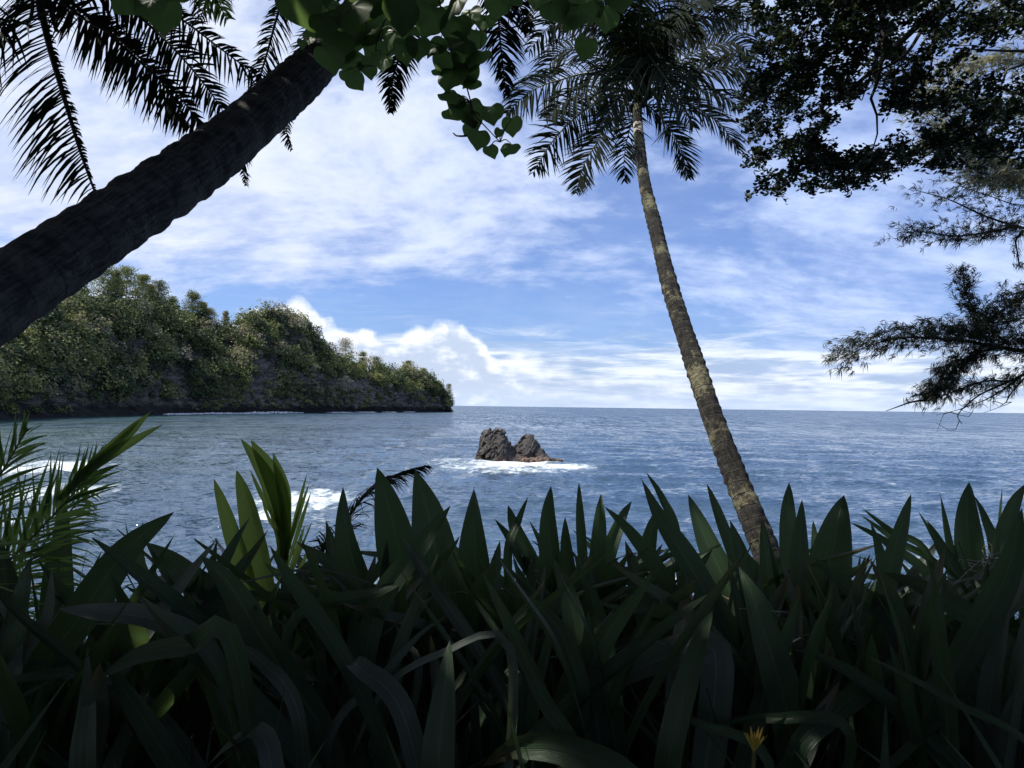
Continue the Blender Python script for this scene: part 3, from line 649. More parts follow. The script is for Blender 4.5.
# --- crown at the upper left, trunk out of frame to the left
def corner_palm():
    top = pt(38, -14, 6.0); base = np.array([top[0] - 1.6, top[1] - 1.0, 0]); base[2] = float(gz(base[0], base[1])) - .1
    t = thing('coconut_palm', base, 'coconut palm in the top left corner with dark fronds hanging past the leaning trunk', 'palm')
    C = spline([base, base + (top - base) * np.array([.1, .1, .5]), top + np.array([-.12, -.05, -.4]), top], 90)
    C = spline([base, np.array([top[0] - 2.1, top[1] - 1.2, EYE + .3]), np.array([top[0] - .9, top[1] - .6, top[2] + .5]), top + np.array([-.1, 0, .25])], 90)
    mb = MB(); trunk(mb, C, np.linspace(.2, .11, 90), 20, .11, .05, np.random.default_rng(2)); mb.build('trunk', M['bark_dark'], t)
    g = np.random.default_rng(22); o = top + np.array([-.05, 0, .15])
    def fr(pts, side, mt='frond', **k):
        k.setdefault('up', (0, -1, .1)); frond(spline([o] + [pt(*q) for q in pts], 44), side, (M[mt], M['rachis_dark']), t, g=g, **k)
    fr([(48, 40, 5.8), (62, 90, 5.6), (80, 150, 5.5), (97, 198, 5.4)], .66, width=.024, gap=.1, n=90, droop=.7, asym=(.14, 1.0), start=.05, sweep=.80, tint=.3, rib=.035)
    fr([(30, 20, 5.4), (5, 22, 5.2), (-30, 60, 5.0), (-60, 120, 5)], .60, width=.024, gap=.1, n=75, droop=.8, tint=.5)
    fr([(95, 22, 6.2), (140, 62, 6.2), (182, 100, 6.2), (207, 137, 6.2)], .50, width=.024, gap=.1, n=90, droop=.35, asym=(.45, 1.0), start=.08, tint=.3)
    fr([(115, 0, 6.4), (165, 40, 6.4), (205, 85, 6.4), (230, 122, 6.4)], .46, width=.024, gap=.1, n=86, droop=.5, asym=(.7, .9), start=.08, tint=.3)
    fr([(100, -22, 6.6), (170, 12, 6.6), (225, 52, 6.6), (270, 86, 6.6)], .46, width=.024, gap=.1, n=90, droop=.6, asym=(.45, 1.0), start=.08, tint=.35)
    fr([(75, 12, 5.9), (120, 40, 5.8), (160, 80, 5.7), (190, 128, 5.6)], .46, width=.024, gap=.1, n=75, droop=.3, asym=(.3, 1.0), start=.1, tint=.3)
    fr([(120, -60, 6.2), (175, -55, 6.1), (200, -25, 6.0), (228, 20, 6.0)], .46, mt='frond_bright', width=.024, gap=.1, n=75, droop=.8, tint=.5)
    fr([(120, -60, 6.6), (240, -75, 6.6), (290, -60, 6.6), (330, -25, 6.6)], .55, width=.03, gap=.1, n=68, droop=.9, tint=.4)
    fr([(-20, -20, 6.2), (-80, -20, 6.4), (-140, 40, 6.5)], .7, width=.035, gap=.1, n=53, droop=.9)
    fr([(20, -80, 6), (-10, -180, 5.6), (-20, -240, 5.2)], .7, width=.035, gap=.1, n=53, droop=.9)
    mb = MB()
    for a in np.linspace(0, 6.28, 14): # leaf bases and fibre
        e = o + np.array([math.cos(a) * .30, math.sin(a) * .28, -.22 + .2 * math.sin(a * 3)]); tube(mb, spline([o + np.array([0, 0, .1]), (o + e) / 2 + np.array([0, 0, .1]), e], 8), np.linspace(.05, .015, 8), 5, .1)
    mb.build('leaf_bases', M['rachis_dark'], t)
corner_palm()

# --- the tall palm right of the middle
def middle_palm():
    base = pt(788, 690, 9.9)
    base[2] = min(base[2], float(gz(base[0], base[1])))
    P = [base, pt(779, 600, 9.9), pt(766, 552, 10.0), pt(737, 480, 10.6), pt(712, 415, 11.3), pt(690, 350, 12.2), pt(671, 290, 13.1), pt(656, 230, 14.1), pt(644, 180, 15.0), pt(638, 125, 16.0), pt(638, 92, 16.6)]
    C = spline(P, 280); d = C[:, 1]; t = thing('coconut_palm', base, 'tall slender coconut palm with lichen spotted trunk leaning left in front of the sea', 'palm')
    wpx = np.interp(d, [10, 10.6, 11.3, 12.2, 13.1, 14.1, 15, 16, 16.6], [27, 22.5, 20.5, 18.5, 16, 13.5, 11, 8.8, 8.2]); rad = wpx / F * d * .5
    mb = MB(); trunk(mb, C, rad, 30, .20, .09, np.random.default_rng(4), .055); mb.build('trunk', M['bark'], t)
    mb = MB(); tube(mb, C[247:256], np.interp(np.arange(9), [0, 8], [.118, .114]), 20); o = mb.build('pale_band', M['dry'], t); o['label'] = 'pale bare ring just under the crown'
    g = np.random.default_rng(23); top = C[-1]
    def fr(pts, side, mt='frond', rm='rachis_dark', **k):
        k.setdefault('width', .042); k.setdefault('up', (g.normal(0, .3), -1, .4)); k['n'] = int(k['n'] * 2.0); k['droop'] = k['droop'] * .8; side *= 1.12; k.setdefault('gap', .28)
        frond(spline([top + g.normal(0, .08, 3)] + [pt(*q) for q in pts], 44), side, (M[mt], M[rm]), t, g=g, **k)
    # left side, from high to low
    fr([(600, 74, 16.2), (560, 80, 16), (530, 92, 15.8), (506, 114, 15.7)], .95, n=52, droop=1.5, tint=.3, rm='rachis', rib=.03)
    fr([(604, 98, 16.4), (575, 118, 16.2), (552, 142, 16.1), (533, 173, 16.0)], .75, n=52, droop=.55, tint=.3, rm='rachis', rib=.035)
    fr([(612, 112, 16.6), (598, 140, 16.6), (584, 165, 16.6), (576, 193, 16.6)], .72, n=52, droop=.4, tint=.3)
    fr([(632, 120, 17.4), (627, 140, 17.6), (624, 160, 17.6), (625, 182, 17.6)], .6, n=40, droop=.5, tint=.2)
    fr([(655, 112, 16.8), (672, 132, 16.9), (682, 152, 17), (688, 178, 17)], .68, n=50, droop=.45, tint=.3)
    fr([(672, 96, 16.4), (700, 110, 16.2), (722, 126, 16.1), (738, 152, 16.0)], .85, n=54, droop=.5, tint=.3, rm='rachis', rib=.03)
    fr([(680, 76, 16.2), (715, 68, 16), (738, 66, 15.9), (752, 76, 15.8)], .85, n=54, droop=1.2, tint=.3)
    fr([(690, 55, 16.4), (725, 42, 16.2), (745, 48, 16.1), (756, 62, 16)], .9, n=54, droop=1.2, tint=.3)
    fr([(668, 44, 16), (700, 10, 15.6), (730, 6, 15.3), (760, 26, 15)], .9, n=50, droop=1.2, tint=.3)
    fr([(650, 30, 15.4), (668, -20, 14.6), (700, -30, 14), (728, -4, 13.6)], .9, n=50, droop=1.1, tint=.3)
    fr([(640, 40, 15.5), (640, -10, 14.6), (645, -50, 13.8), (655, -50, 13)], .9, n=50, droop=1.1, tint=.3)
    fr([(622, 40, 15.6), (600, -5, 15), (570, -16, 14.6), (545, 10, 14.3)], .9, n=50, droop=1.1, tint=.3)
    fr([(612, 48, 16), (585, 22, 15.8), (555, 22, 15.6), (528, 52, 15.5)], .9, n=50, droop=1.2, tint=.3)
    fr([(605, 60, 16.6), (580, 48, 16.8), (560, 52, 16.9), (540, 76, 17)], .9, n=50, droop=1.2, tint=.3)
    fr([(630, 50, 17.4), (615, 20, 18), (600, 20, 18.5), (585, 50, 19)], .9, n=50, droop=1.1, tint=.4)
    fr([(655, 55, 17.4), (675, 30, 18), (695, 34, 18.5), (706, 60, 19)], .9, n=50, droop=1.1, tint=.4)
    for a_, b_ in (((600, 20), (548, 26)), ((660, 26), (700, 40)), ((690, 20), (742, 22)), ((618, 10), (596, -10)), ((640, 60), (600, 130)), ((652, 60), (694, 128)), ((700, 90), (742, 108)), ((590, 90), (545, 118)), ((675, 10), (715, 0))):
        fr([((640 + a_[0]) / 2, (70 + a_[1]) / 2 - 8, 15.8), (a_[0], a_[1], 15.4), ((a_[0] + b_[0]) / 2, (a_[1] + b_[1]) / 2 - 4, 15.2), (b_[0], b_[1], 15.1)], .85, n=44, droop=1.2, tint=.25)
    # two spent flower stalks hanging under the leaves
    mb = MB()
    for a, b in (((650, 96), (690, 118)), ((626, 96), (592, 96)), ((645, 100), (665, 130))):
        e = pt(b[0], b[1], 16.4); tube(mb, spline([top, pt((a[0] + b[0]) / 2, a[1] - 6, 16.4), e], 14), np.linspace(.05, .02, 14), 6)
        for k in range(9): tube(mb, spline([e, e + g.normal(0, 1, 3) * .16 + np.array([0, 0, -.35])], 5), np.linspace(.012, .005, 5), 4)
    mb.build('flower_stalks', M['rachis'], t)
    mb = MB()
    import bmesh
    for k in range(7):
        a = k * .9; c = top + np.array([math.cos(a) * .26, math.sin(a) * .26, -.05 - .12 * (k % 3)]); bm = bmesh.new(); bmesh.ops.create_icosphere(bm, subdivisions=2, radius=.12)
        vs = np.array([v.co[:] for v in bm.verts]) * np.array([.9, .9, 1.15]); fs = [[q.index for q in f.verts] for f in bm.faces]; bm.free(); mb.raw(vs + c, [[0, 0, .5]], None, fs)
    mb.build('coconuts', M['frond'], t)
middle_palm()

# ------------------------------------------------------------------ broad-leaved tree, upper right
def right_tree():
    base = np.array([9.5, 6.0, 0.]); base[2] = float(gz(9.5, 6.0)) - .2
    t = thing('broadleaf_tree', base, 'dark small-leaved tree overhanging the top right corner', 'tree')
    g = np.random.default_rng(31); mb = MB(); fork = np.array([9.0, 6.4, EYE + 4.6])
    tube(mb, spline([base, base + np.array([-.2, .1, 2.4]), fork], 30), np.linspace(.34, .2, 30), 14, .03)
    limbs = [[fork, pt(1100, -60, 8), pt(985, -25, 8), pt(930, 15, 8), pt(880, 62, 8), pt(850, 90, 8), pt(815, 118, 8)],
             [fork, pt(1080, -100, 8.3), pt(960, -90, 8.2), pt(880, -40, 8), pt(884, 30, 7.9), pt(878, 80, 7.9), pt(870, 102, 7.9), pt(876, 112, 7.9), pt(878, 130, 7.9), pt(872, 152, 7.9)],
             [fork, pt(1120, 50, 8.4), pt(1024, 51, 8.2), pt(985, 50, 8.1), pt(955, 48, 8)],
             [fork, pt(1110, 30, 8.8), pt(1024, 64, 8.6), pt(1006, 71, 8.5), pt(998, 92, 8.5), pt(960, 120, 8.4)],
             [pt(985, -25, 8), pt(900, -30, 7.8), pt(840, -10, 7.7), pt(800, 40, 7.6), pt(780, 85, 7.6)],
             [pt(930, 15, 8), pt(905, 55, 7.8), pt(870, 75, 7.8), pt(850, 92, 7.8)],
             [pt(884, 30, 7.9), pt(872, 70, 8), pt(862, 100, 8)],
             [pt(955, -12, 8), pt(935, 30, 8.1), pt(930, 70, 8.1), pt(915, 95, 8.1)],
             [pt(900, -30, 7.8), pt(830, -40, 7.8), pt(770, -20, 7.8), pt(755, 20, 7.8)]]
    for i, l in enumerate(limbs):
        C = spline(l, 40); tube(mb, C, np.linspace(.15 if i < 2 else (.06 if i < 4 else .028), .006, 40), 8, .03)
    mb.build('trunk', M['twig'], t)
    # leaf sprays: px, py, rx, ry, number of sprays
    blobs = [(775, 5, 30, 22, 60), (830, 10, 50, 30, 130), (790, 45, 32, 26, 80), (770, 100, 24, 28, 75), (762, 130, 16, 14, 30), (775, 75, 30, 26, 80), (820, 60, 42, 36, 130), (800, 110, 30, 28, 80), (770, 165, 18, 16, 40), (778, 184, 16, 8, 24),
             (815, 155, 30, 20, 70), (850, 170, 40, 18, 100), (835, 188, 28, 10, 45), (885, 165, 28, 18, 60), (900, 150, 18, 12, 30), (880, 8, 60, 26, 150), (925, 40, 50, 22, 90), (870, 48, 40, 30, 100),
             (905, 70, 40, 24, 85), (920, 95, 34, 15, 60), (910, 90, 18, 18, 34), (850, 95, 22, 14, 34), (960, 25, 30, 14, 26), (935, 12, 40, 14, 40), (800, 140, 22, 16, 40), (1005, 22, 26, 22, 56), (1010, 4, 30, 12, 30), (985, 30, 14, 10, 16),
             (960, 145, 38, 24, 110), (990, 125, 32, 22, 70), (1010, 150, 28, 16, 55), (1000, 90, 26, 12, 26), (940, 160, 20, 14, 30), (1012, 110, 24, 14, 34), (975, 108, 30, 14, 40), (870, -30, 120, 30, 160), (990, -30, 90, 30, 90)]
    holes = [(846, 118, 15, 11), (866, 128, 10, 8), (838, 148, 7, 6), (925, 118, 16, 8), (893, 68, 8, 5), (812, 28, 8, 6), (955, 62, 22, 7), (820, 127, 5, 8), (781, 122, 5, 10), (900, 128, 12, 12), (1010, 55, 22, 8), (980, 62, 20, 9)]
    mb = MB(); gk = 0; tw = MB()
    for (cx, cy, rx, ry, n) in blobs:
        for _ in range(max(3, int(n * .155))):
            a = g.uniform(0, 6.28); q = math.sqrt(g.random()); px, py = cx + rx * q * math.cos(a) + g.normal(0, 3), cy + ry * q * math.sin(a) + g.normal(0, 3)
            if any(((px - h[0]) / h[2]) ** 2 + ((py - h[1]) / h[3]) ** 2 < 1 for h in holes): continue
            d = g.uniform(7.0, 9.2); cc = pt(px, py, d); out_ = nrm(np.array([g.normal(), g.normal(), g.normal(0, .3) - .3]))
            for __ in range(5):
                c = cc + g.normal(0, 1, 3) * np.array([.075, .10, .042]); k = int(g.integers(12, 22)); ax = nrm(out_ + g.normal(0, .5, 3)); sz = g.uniform(-.10, .10, k)
                P = c + ax * sz[:, None] + g.normal(0, .026, (k, 3)); nn = nrm(np.array([0, 0, 1.0]) + g.normal(0, .5, (k, 3)))
                quads(mb, P, nn, g.uniform(.045, .085, k), g.uniform(.026, .042, k), np.clip(g.normal(.35, .2) + g.normal(0, .1, k), 0, 1), dirv=nrm(g.normal(0, .8, (k, 3)) + ax))
                tube(tw, np.array([cc - out_ * .1, c, c + ax * .1]), [.006, .004, .002], 3, cap=False)
    cr = mb.build('crown', M['small'], t); tw.build('twigs', M['twig'], t)
right_tree()

# ------------------------------------------------------------------ ironwoods at the right edge
def tufts(mb, C, n, r, L, tint, g, w=.006, nb=8, droop=.5):
    """needle tufts gathered round a branch line"""
    idx = g.integers(0, len(C), n); P = C[idx] + g.normal(0, .72, (n, 3)) * np.asarray(r); T = tangents(C)[idx]
    for p, tg in zip(P, T):
        ax = nrm(tg * .8 + g.normal(0, .6, 3) + np.array([0, 0, -droop * .5])); k = nb
        D = nrm(ax + g.normal(0, .42, (k, 3))); l = L * g.uniform(.6, 1.25, k)[:, None]; S = nrm(np.cross(D, g.normal(0, 1, (k, 3)))) * w * .5
        b = np.repeat(p[None], k, 0) + g.normal(0, .01, (k, 3)); m_ = b + D * l * .55; e = b + D * l + np.array([0, 0, -1]) * l * droop * .35
        V = np.stack([b - S, b + S, m_ + S, m_ - S, e], 1); kk = np.arange(k)[:, None] * 5
        A = np.full((k, 5, 3), .5); A[..., 2] = np.clip(tint + g.normal(0, .15), 0, 1)
        mb.raw(V, A, kk + np.array([[0, 1, 2, 3]]), kk + np.array([[3, 2, 4]]))
def ironwood():
    base = np.array([9.0, 7.6, 0.]); base[2] = float(gz(9.0, 7.6)) - .2; g = np.random.default_rng(41)
    t = thing('ironwood_tree', base, 'feathery dark ironwood branches reaching in from the right edge above the horizon', 'tree')
    mb = MB(); D = 8.0; hub = np.array([8.4, 8.0, EYE + 1.2])
    tube(mb, spline([base, np.array([8.9, 7.8, EYE - 1]), hub, np.array([8.2, 8.2, EYE + 5.5])], 40), np.linspace(.26, .1, 40), 12, .03)
    B = {  # visible limbs (pixels, depth)
        'a': [hub, pt(1060, 352, 8), pt(1024, 351, 8), pt(992, 346, 8), pt(965, 341, 8), pt(930, 338, 8), pt(900, 338, 8), pt(868, 346, 8), pt(838, 360, 8)],
        'b': [hub, pt(1060, 362, 8), pt(1024, 374, 8), pt(1010, 381, 8), pt(985, 381, 8), pt(958, 390, 8), pt(930, 400, 8), pt(912, 402, 8)],
        'c': [pt(1024, 374, 8), pt(1004, 389, 8), pt(985, 400, 8), pt(968, 406, 8)],
        'c2': [pt(1010, 381, 8), pt(985, 392, 8), pt(970, 402, 8), pt(958, 415, 8), pt(962, 424, 8)],
        'd': [pt(995, 347, 8), pt(975, 355, 8), pt(955, 368, 8), pt(945, 385, 8), pt(930, 396, 8)],
        'e': [pt(1010, 345, 8), pt(985, 325, 8), pt(968, 298, 8), pt(962, 270, 8)],
        'f': [hub, pt(1055, 320, 8.2), pt(1024, 318, 8.2), pt(995, 326, 8.2), pt(965, 333, 8.2), pt(940, 330, 8.2)],
        'g': [hub, pt(1060, 300, 8.2), pt(1024, 292, 8.2), pt(1002, 300, 8.1), pt(985, 312, 8.1)],
        'h': [np.array([8.2, 8.2, EYE + 2.6]), pt(1060, 232, 8.3), pt(1024, 228, 8.3), pt(985, 216, 8.3), pt(950, 200, 8.3), pt(915, 190, 8.3)],
        'i': [pt(1018, 226, 8.3), pt(990, 232, 8.3), pt(955, 236, 8.3), pt(925, 232, 8.3), pt(900, 233, 8.3)],
        'j': [pt(1024, 231, 8.3), pt(1016, 240, 8.3), pt(1018, 255, 8.3), pt(1020, 268, 8.3)],
        'k': [pt(1030, 372, 8), pt(1012, 392, 8), pt(1006, 402, 8), pt(1000, 406, 8)],
        'l': [pt(930, 400, 8), pt(912, 402, 8), pt(886, 411, 8)],
        'm': [pt(985, 325, 8), pt(1000, 312, 8), pt(1018, 300, 8), pt(1030, 290, 8)],
        'n': [np.array([8.2, 8.2, EYE + 3.3]), pt(1070, 190, 8.3), pt(1024, 205, 8.3), pt(990, 196, 8.3), pt(960, 186, 8.3)],
    }
    CC = {}
    for k, l in B.items():
        CC[k] = spline(l, 50); w = {'a': .035, 'b': .026, 'h': .022, 'f': .02, 'e': .014}.get(k, .011); tube(mb, CC[k], np.linspace(w * 1.4, .004, 50), 6, .05)
    for k in ('c2', 'c', 'b', 'd', 'k'):
        for _ in range(6):
            p = CC[k][int(g.integers(15, 48))]; tube(mb, spline([p, p + g.normal(0, .06, 3) + np.array([-.06, 0, -.05]), p + g.normal(0, .08, 3) + np.array([-.16, 0, -.10])], 6), np.linspace(.005, .002, 6), 4, cap=False)
    mb.build('trunk', M['twig'], t)
    mb = MB(); K = dict(g=g)
    tufts(mb, CC['a'][8:], 760, (.11, .2, .10), .10, .3, **K); tufts(mb, CC['a'][25:] + np.array([0, 0, .12]), 260, (.12, .15, .07), .10, .3, **K)
    tufts(mb, CC['a'][12:38] + np.array([0, 0, .16]), 420, (.12, .2, .10), .10, .3, **K)
    tufts(mb, CC['f'][10:], 400, (.12, .2, .10), .10, .3, **K); tufts(mb, CC['g'][8:], 280, (.12, .2, .09), .10, .3, **K); tufts(mb, CC['m'], 200, (.1, .2, .07), .10, .3, **K)
    tufts(mb, CC['e'][12:], 260, (.06, .1, .05), .09, .3, **K); tufts(mb, CC['d'], 300, (.09, .1, .08), .10, .3, **K); tufts(mb, CC['b'][28:42], 150, (.10, .1, .06), .10, .3, **K)
    tufts(mb, CC['d'][20:] + np.array([-.1, 0, .0]), 170, (.12, .1, .09), .10, .3, **K); tufts(mb, CC['c'][5:], 30, (.04, .1, .05), .09, .3, **K)
    tufts(mb, CC['h'][12:], 260, (.10, .2, .07), .085, .5, **K); tufts(mb, CC['i'], 330, (.10, .2, .07), .085, .5, **K); tufts(mb, CC['n'][10:], 170, (.1, .2, .08), .08, .5, **K); tufts(mb, CC['j'], 24, (.03, .05, .04), .085, .5, **K)
    mb.build('crown', M['needle'], t)
    # the paler one farther off behind the small-leaved tree
    base = np.array([19.5, 20.0, 0.]); base[2] = float(gz(19.5, 20.0)) - .3; hub = np.array([18.2, 21, EYE + 7])
    t = thing('ironwood_tree', base, 'pale sunlit ironwood showing through the gaps of the dark tree at upper right', 'tree')
    mb = MB(); tube(mb, spline([base, np.array([19, 20.5, EYE + 2]), hub, pt(1100, -40, 21)], 30), np.linspace(.35, .1, 30), 10); fol = MB()
    for l in ([hub, pt(1024, 165, 20), pt(980, 150, 20), pt(940, 120, 20), pt(905, 100, 20)], [hub, pt(1040, 120, 20), pt(990, 108, 20), pt(950, 92, 20), pt(915, 88, 20)], [hub, pt(1040, 190, 20), pt(1000, 172, 20), pt(965, 150, 20), pt(930, 140, 20)],
              [hub, pt(1050, 80, 20), pt(1000, 60, 20), pt(950, 70, 20)], [hub, pt(1040, 40, 20), pt(1000, 0, 20), pt(950, -20, 20)], [hub, pt(1060, 180, 20), pt(1020, 180, 20), pt(985, 178, 20), pt(960, 172, 20)]):
        C = spline(l, 40); tube(mb, C, np.linspace(.07, .01, 40), 5); tufts(fol, C[12:], 430, (.32, .3, .26), .30, .5, g, w=.02, nb=7)
    mb.build('trunk', M['twig'], t); fol.build('crown', M['needle_pale'], t)
ironwood()

# ------------------------------------------------------------------ heart-leaved tree hanging in from above
def heart_leaf(c, size, axis, normal, tint, g, parent):
    D = nrm(axis - normal * (axis @ normal)); N_ = nrm(normal); S = np.cross(N_, D)
    th = np.linspace(0, 2 * np.pi, 28, endpoint=False)
    r = .50 * (1 - .13 * np.cos(th)) ; x = np.sin(th) * .5; y = np.cos(th) * .46
    y = y + .16 * np.exp(-((th - 0) / .25) ** 2) + .16 * np.exp(-((th - 2 * np.pi) / .25) ** 2) # drip tip
    notch = np.exp(-((th - np.pi) / .38) ** 2) * .17; y = y + notch; x = x * (1 + .10 * np.cos(th - np.pi))
    rings = [0.0, .35, .7, 1.0]; P = []; A = []
    o = np.array([0, -.16])
    for q in rings:
        X = o[0] + (x - o[0]) * q; Y = o[1] + (y - o[1]) * q; H = -.22 * (X ** 2) * 1.2 - .18 * Y ** 2 + .03 * np.sin(th * 5) * q + .05 * np.abs(X)
        P.append(c + size * (X[:, None] * S + Y[:, None] * D + H[:, None] * N_)); A.append(np.stack([X, Y, np.full(28, tint)], 1))
    mb = MB(); mb.grid(np.array(P), np.array(A), close=True); return mb.build('leaf', M['hau'], parent)
def heart_tree():
    g = np.random.default_rng(51); base = np.array([3.6, -1.2, 0.]); base[2] = float(gz(3.6, -1.2)) - .1
    t = thing('heart_leaved_tree', base, 'heart-leaved tree whose leafy twigs dangle from the top edge over the sky', 'tree')
    mb = MB(); h = np.array([2.9, -.4, EYE + 2.6])
    tube(mb, spline([base, base + np.array([-.1, .2, 2]), h], 24), np.linspace(.17, .11, 24), 12, .04)
    hub = pt(440, -150, 3.2); hub2 = pt(350, -70, 3.1); hub3 = pt(590, -80, 3.3)
    L = {'main': [h, pt(640, -280, 2.9), hub, pt(434, -30, 3.0), pt(441, 8, 3.0), pt(450, 40, 3.0), pt(462, 70, 3.0), pt(470, 100, 3.0), pt(480, 128, 3.0), pt(500, 142, 3.0)],
         'side': [pt(441, 8, 3.0), pt(458, 26, 3.0), pt(480, 32, 3.0), pt(505, 30, 3.0), pt(526, 22, 3.05)],
         'left': [hub, hub2, pt(392, -10, 3.0), pt(384, 22, 3.0), pt(376, 45, 3.0), pt(378, 66, 3.0)],
         'l2': [hub2, pt(350, -10, 3.0), pt(330, 20, 3.0), pt(312, 42, 3.0)],
         'l3': [pt(430, 50, 3.0), pt(462, 132, 3.0), pt(456, 135, 3.0)],
         'mid': [hub, hub3, pt(575, -10, 3.3), pt(566, 26, 3.3), pt(552, 47, 3.3)],
         'm2': [hub3, pt(600, -20, 3.3), pt(606, 6, 3.3), pt(592, 36, 3.3)],
         'far': [hub2, pt(240, -90, 3.0), pt(180, -60, 2.9), pt(160, -30, 2.9), pt(150, 0, 2.9)]}
    L['l3'] = [pt(476, 122, 3.0), pt(470, 134, 3.0), pt(458, 136, 3.0), pt(453, 133, 3.0)]
    for k, l in L.items(): w = .02 if k == 'main' else .009; tube(mb, spline(l, 40), np.linspace(w, .0025, 40), 7, .04)
    LV = [(320, 8, 34), (345, 30, 40), (300, 2, 40), (368, 8, 36), (330, 56, 26), (312, 32, 20), (350, 60, 28), (366, 36, 30), (355, 80, 17), (378, 46, 28), (398, 36, 30), (410, 30, 26), (402, 10, 34), (385, 18, 34), (337, 40, 30), (352, 12, 36),
          (374, 58, 22), (348, 74, 15), (302, 43, 9), (311, 40, 8), (326, 20, 30), (342, 55, 24), (418, 46, 22), (405, 48, 24), (368, 68, 18), (384, 62, 16),
          (430, 18, 30), (444, 10, 30), (455, 26, 28), (438, 44, 26), (446, 60, 24), (466, 58, 26), (478, 56, 24), (452, 76, 28), (466, 72, 24), (472, 82, 17), (440, 70, 15), (456, 4, 26), (470, 16, 22), (474, 38, 22), (462, 42, 26),
          (448, 96, 18), (462, 110, 26), (452, 112, 18), (472, 118, 20), (492, 112, 21), (479, 137, 20), (491, 150, 14), (510, 148, 18), (512, 124, 18), (499, 132, 9), (456, 100, 18), (478, 108, 20), (470, 128, 16),
          (555, 8, 26), (578, 12, 32), (604, 14, 30), (586, 46, 20), (565, 2, 28), (592, 2, 26), (540, -2, 26), (620, -2, 24), (572, 24, 18), (484, 20, 20), (498, 4, 24), (512, -4, 22),
          (128, -2, 34), (150, 4, 30), (163, 12, 32), (180, -8, 30), (140, -14, 34),
          (330, -20, 40), (360, -16, 40), (400, -14, 40), (425, -12, 36), (290, -24, 40), (440, -20, 36), (350, -50, 44), (390, -60, 40), (310, -60, 44)]
    tw = [spline(l, 60) for l in L.values()]; allp = np.vstack(tw); pet = MB()
    for (px, py, s) in LV:
        d = 2.95 + g.uniform(-.12, .2); c = pt(px, py, d); size = s / F * d * 1.2
        nn = nrm(np.array([g.normal(0, .3), -1 + g.normal(0, .15), .25 + g.normal(0, .28)])); ax = nrm(np.array([g.normal(0, .45), 0.1, -1.0]))
        lf = heart_leaf(c, size, ax, nn, float(np.clip(g.normal(.45, .25), 0, 1)), g, t)
        att = c - ax * size * .2; q = allp[np.argmin(((allp - att) ** 2).sum(1))]
        pet = MB(); tube(pet, spline([q, (q + att) / 2 + np.array([0, 0, .015]), att], 7), np.linspace(.0028, .0018, 7), 5, cap=False); pet.build('leaf_stalk', M['rachis_dark'], lf)
    mb.build('trunk', M['twig'], t)
heart_tree()

# ------------------------------------------------------------------ shade trees overhead and behind (out of the picture, they cast its shade)
def shade_tree(x, y, label, crowns, n_per, g):
    base = np.array([x, y, float(gz(x, y)) - .2]); t = thing('shade_tree', base, label, 'tree', 'shade trees round the viewpoint')
    mb = MB(); hub = np.array([x * .9, y, EYE + 3.6]); tube(mb, spline([base, base + np.array([.1, .1, 2.5]), hub], 20), np.linspace(.4, .22, 20), 12, .03)
    for c in crowns: tube(mb, spline([hub, (hub + np.array(c[:3])) / 2 + np.array([0, 0, .3]), np.array(c[:3])], 10), np.linspace(.12, .03, 10), 7)
    mb.build('trunk', M['twig'], t); mb = MB()
    for (cx, cy, cz, rx, ry, rz) in crowns:
        d = nrm(g.normal(0, 1, (n_per, 3))) * g.uniform(.15, 1, (n_per, 1)) ** .5; P = np.array([cx, cy, cz]) + d * np.array([rx, ry, rz])
        # nothing of these crowns enters the view
        rel = P - np.array([0, 0, EYE]); yy = rel @ np.array(fwd); xx = rel @ np.array(rt); zz = rel @ np.array(upv)
        infr = (yy > 0) & (np.abs(xx) < yy * .75 + .5) & (zz < yy * .5622 + .55) & (zz > -yy)
        P = P[~infr]; k = len(P)
        quads(mb, P, nrm(np.array([0, 0, 1.]) + g.normal(0, .6, (k, 3))), g.uniform(.16, .30, k), g.uniform(.10, .18, k), g.uniform(0, 1, k))
    mb.build('crown', M['wood_leaf'], t)
gS = np.random.default_rng(61); Z = EYE
shade_tree(-4.6, -2.5, 'large shade tree behind the viewpoint on the left', [(-4, -1, Z + 4.5, 3.6, 3.6, 1.5), (-2, 2.5, Z + 4.6, 3.2, 3.2, 1.2), (-5.5, 1.8, Z + 3.5, 2.5, 3, 1.7), (-1, -1.5, Z + 4.4, 3, 3, 1.2), (-6, -4, Z + 1.5, 3, 3, 4)], 3300, gS)
shade_tree(4.8, -2.0, 'large shade tree behind the viewpoint on the right', [(3.4, -1, Z + 4.4, 3.6, 3.4, 1.4), (2.2, 2.6, Z + 4.7, 3.2, 3.2, 1.2), (5.6, 2.0, Z + 3.8, 2.6, 3, 1.7), (6, -4, Z + 1.5, 3, 3, 4), (0, -4, Z + 4, 4, 3, 2)], 3300, gS)
shade_tree(0.4, -7.5, 'broad shade tree standing straight behind the viewpoint', [(0, -6, Z + 1.2, 4.5, 1.6, 3.2), (-5, -5.5, Z - .2, 3.5, 1.6, 2.6), (5, -5.5, Z - .2, 3.5, 1.6, 2.6), (0, -5.5, Z + 4, 5, 3, 2)], 3000, gS)
shade_tree(-7.2, 3.2, 'dense shade tree left of the leaning palm outside the view', [(-6.2, 2.8, Z + .8, 1.6, 2.6, 2.2), (-5.6, 4.6, Z + 4.6, 2.6, 2.6, 1.3), (-2, 5.6, Z + 5.2, 3.4, 2.4, 1.0)], 3000, gS)
shade_tree(7.4, 2.6, 'dense shade tree on the right outside the view', [(6.2, 2.6, Z + .6, 1.6, 2.6, 2.4), (4.8, 4.8, Z + 5.0, 3.0, 2.4, 1.2), (1.4, 5.8, Z + 5.2, 3.2, 2.4, 1.0)], 3000, gS)

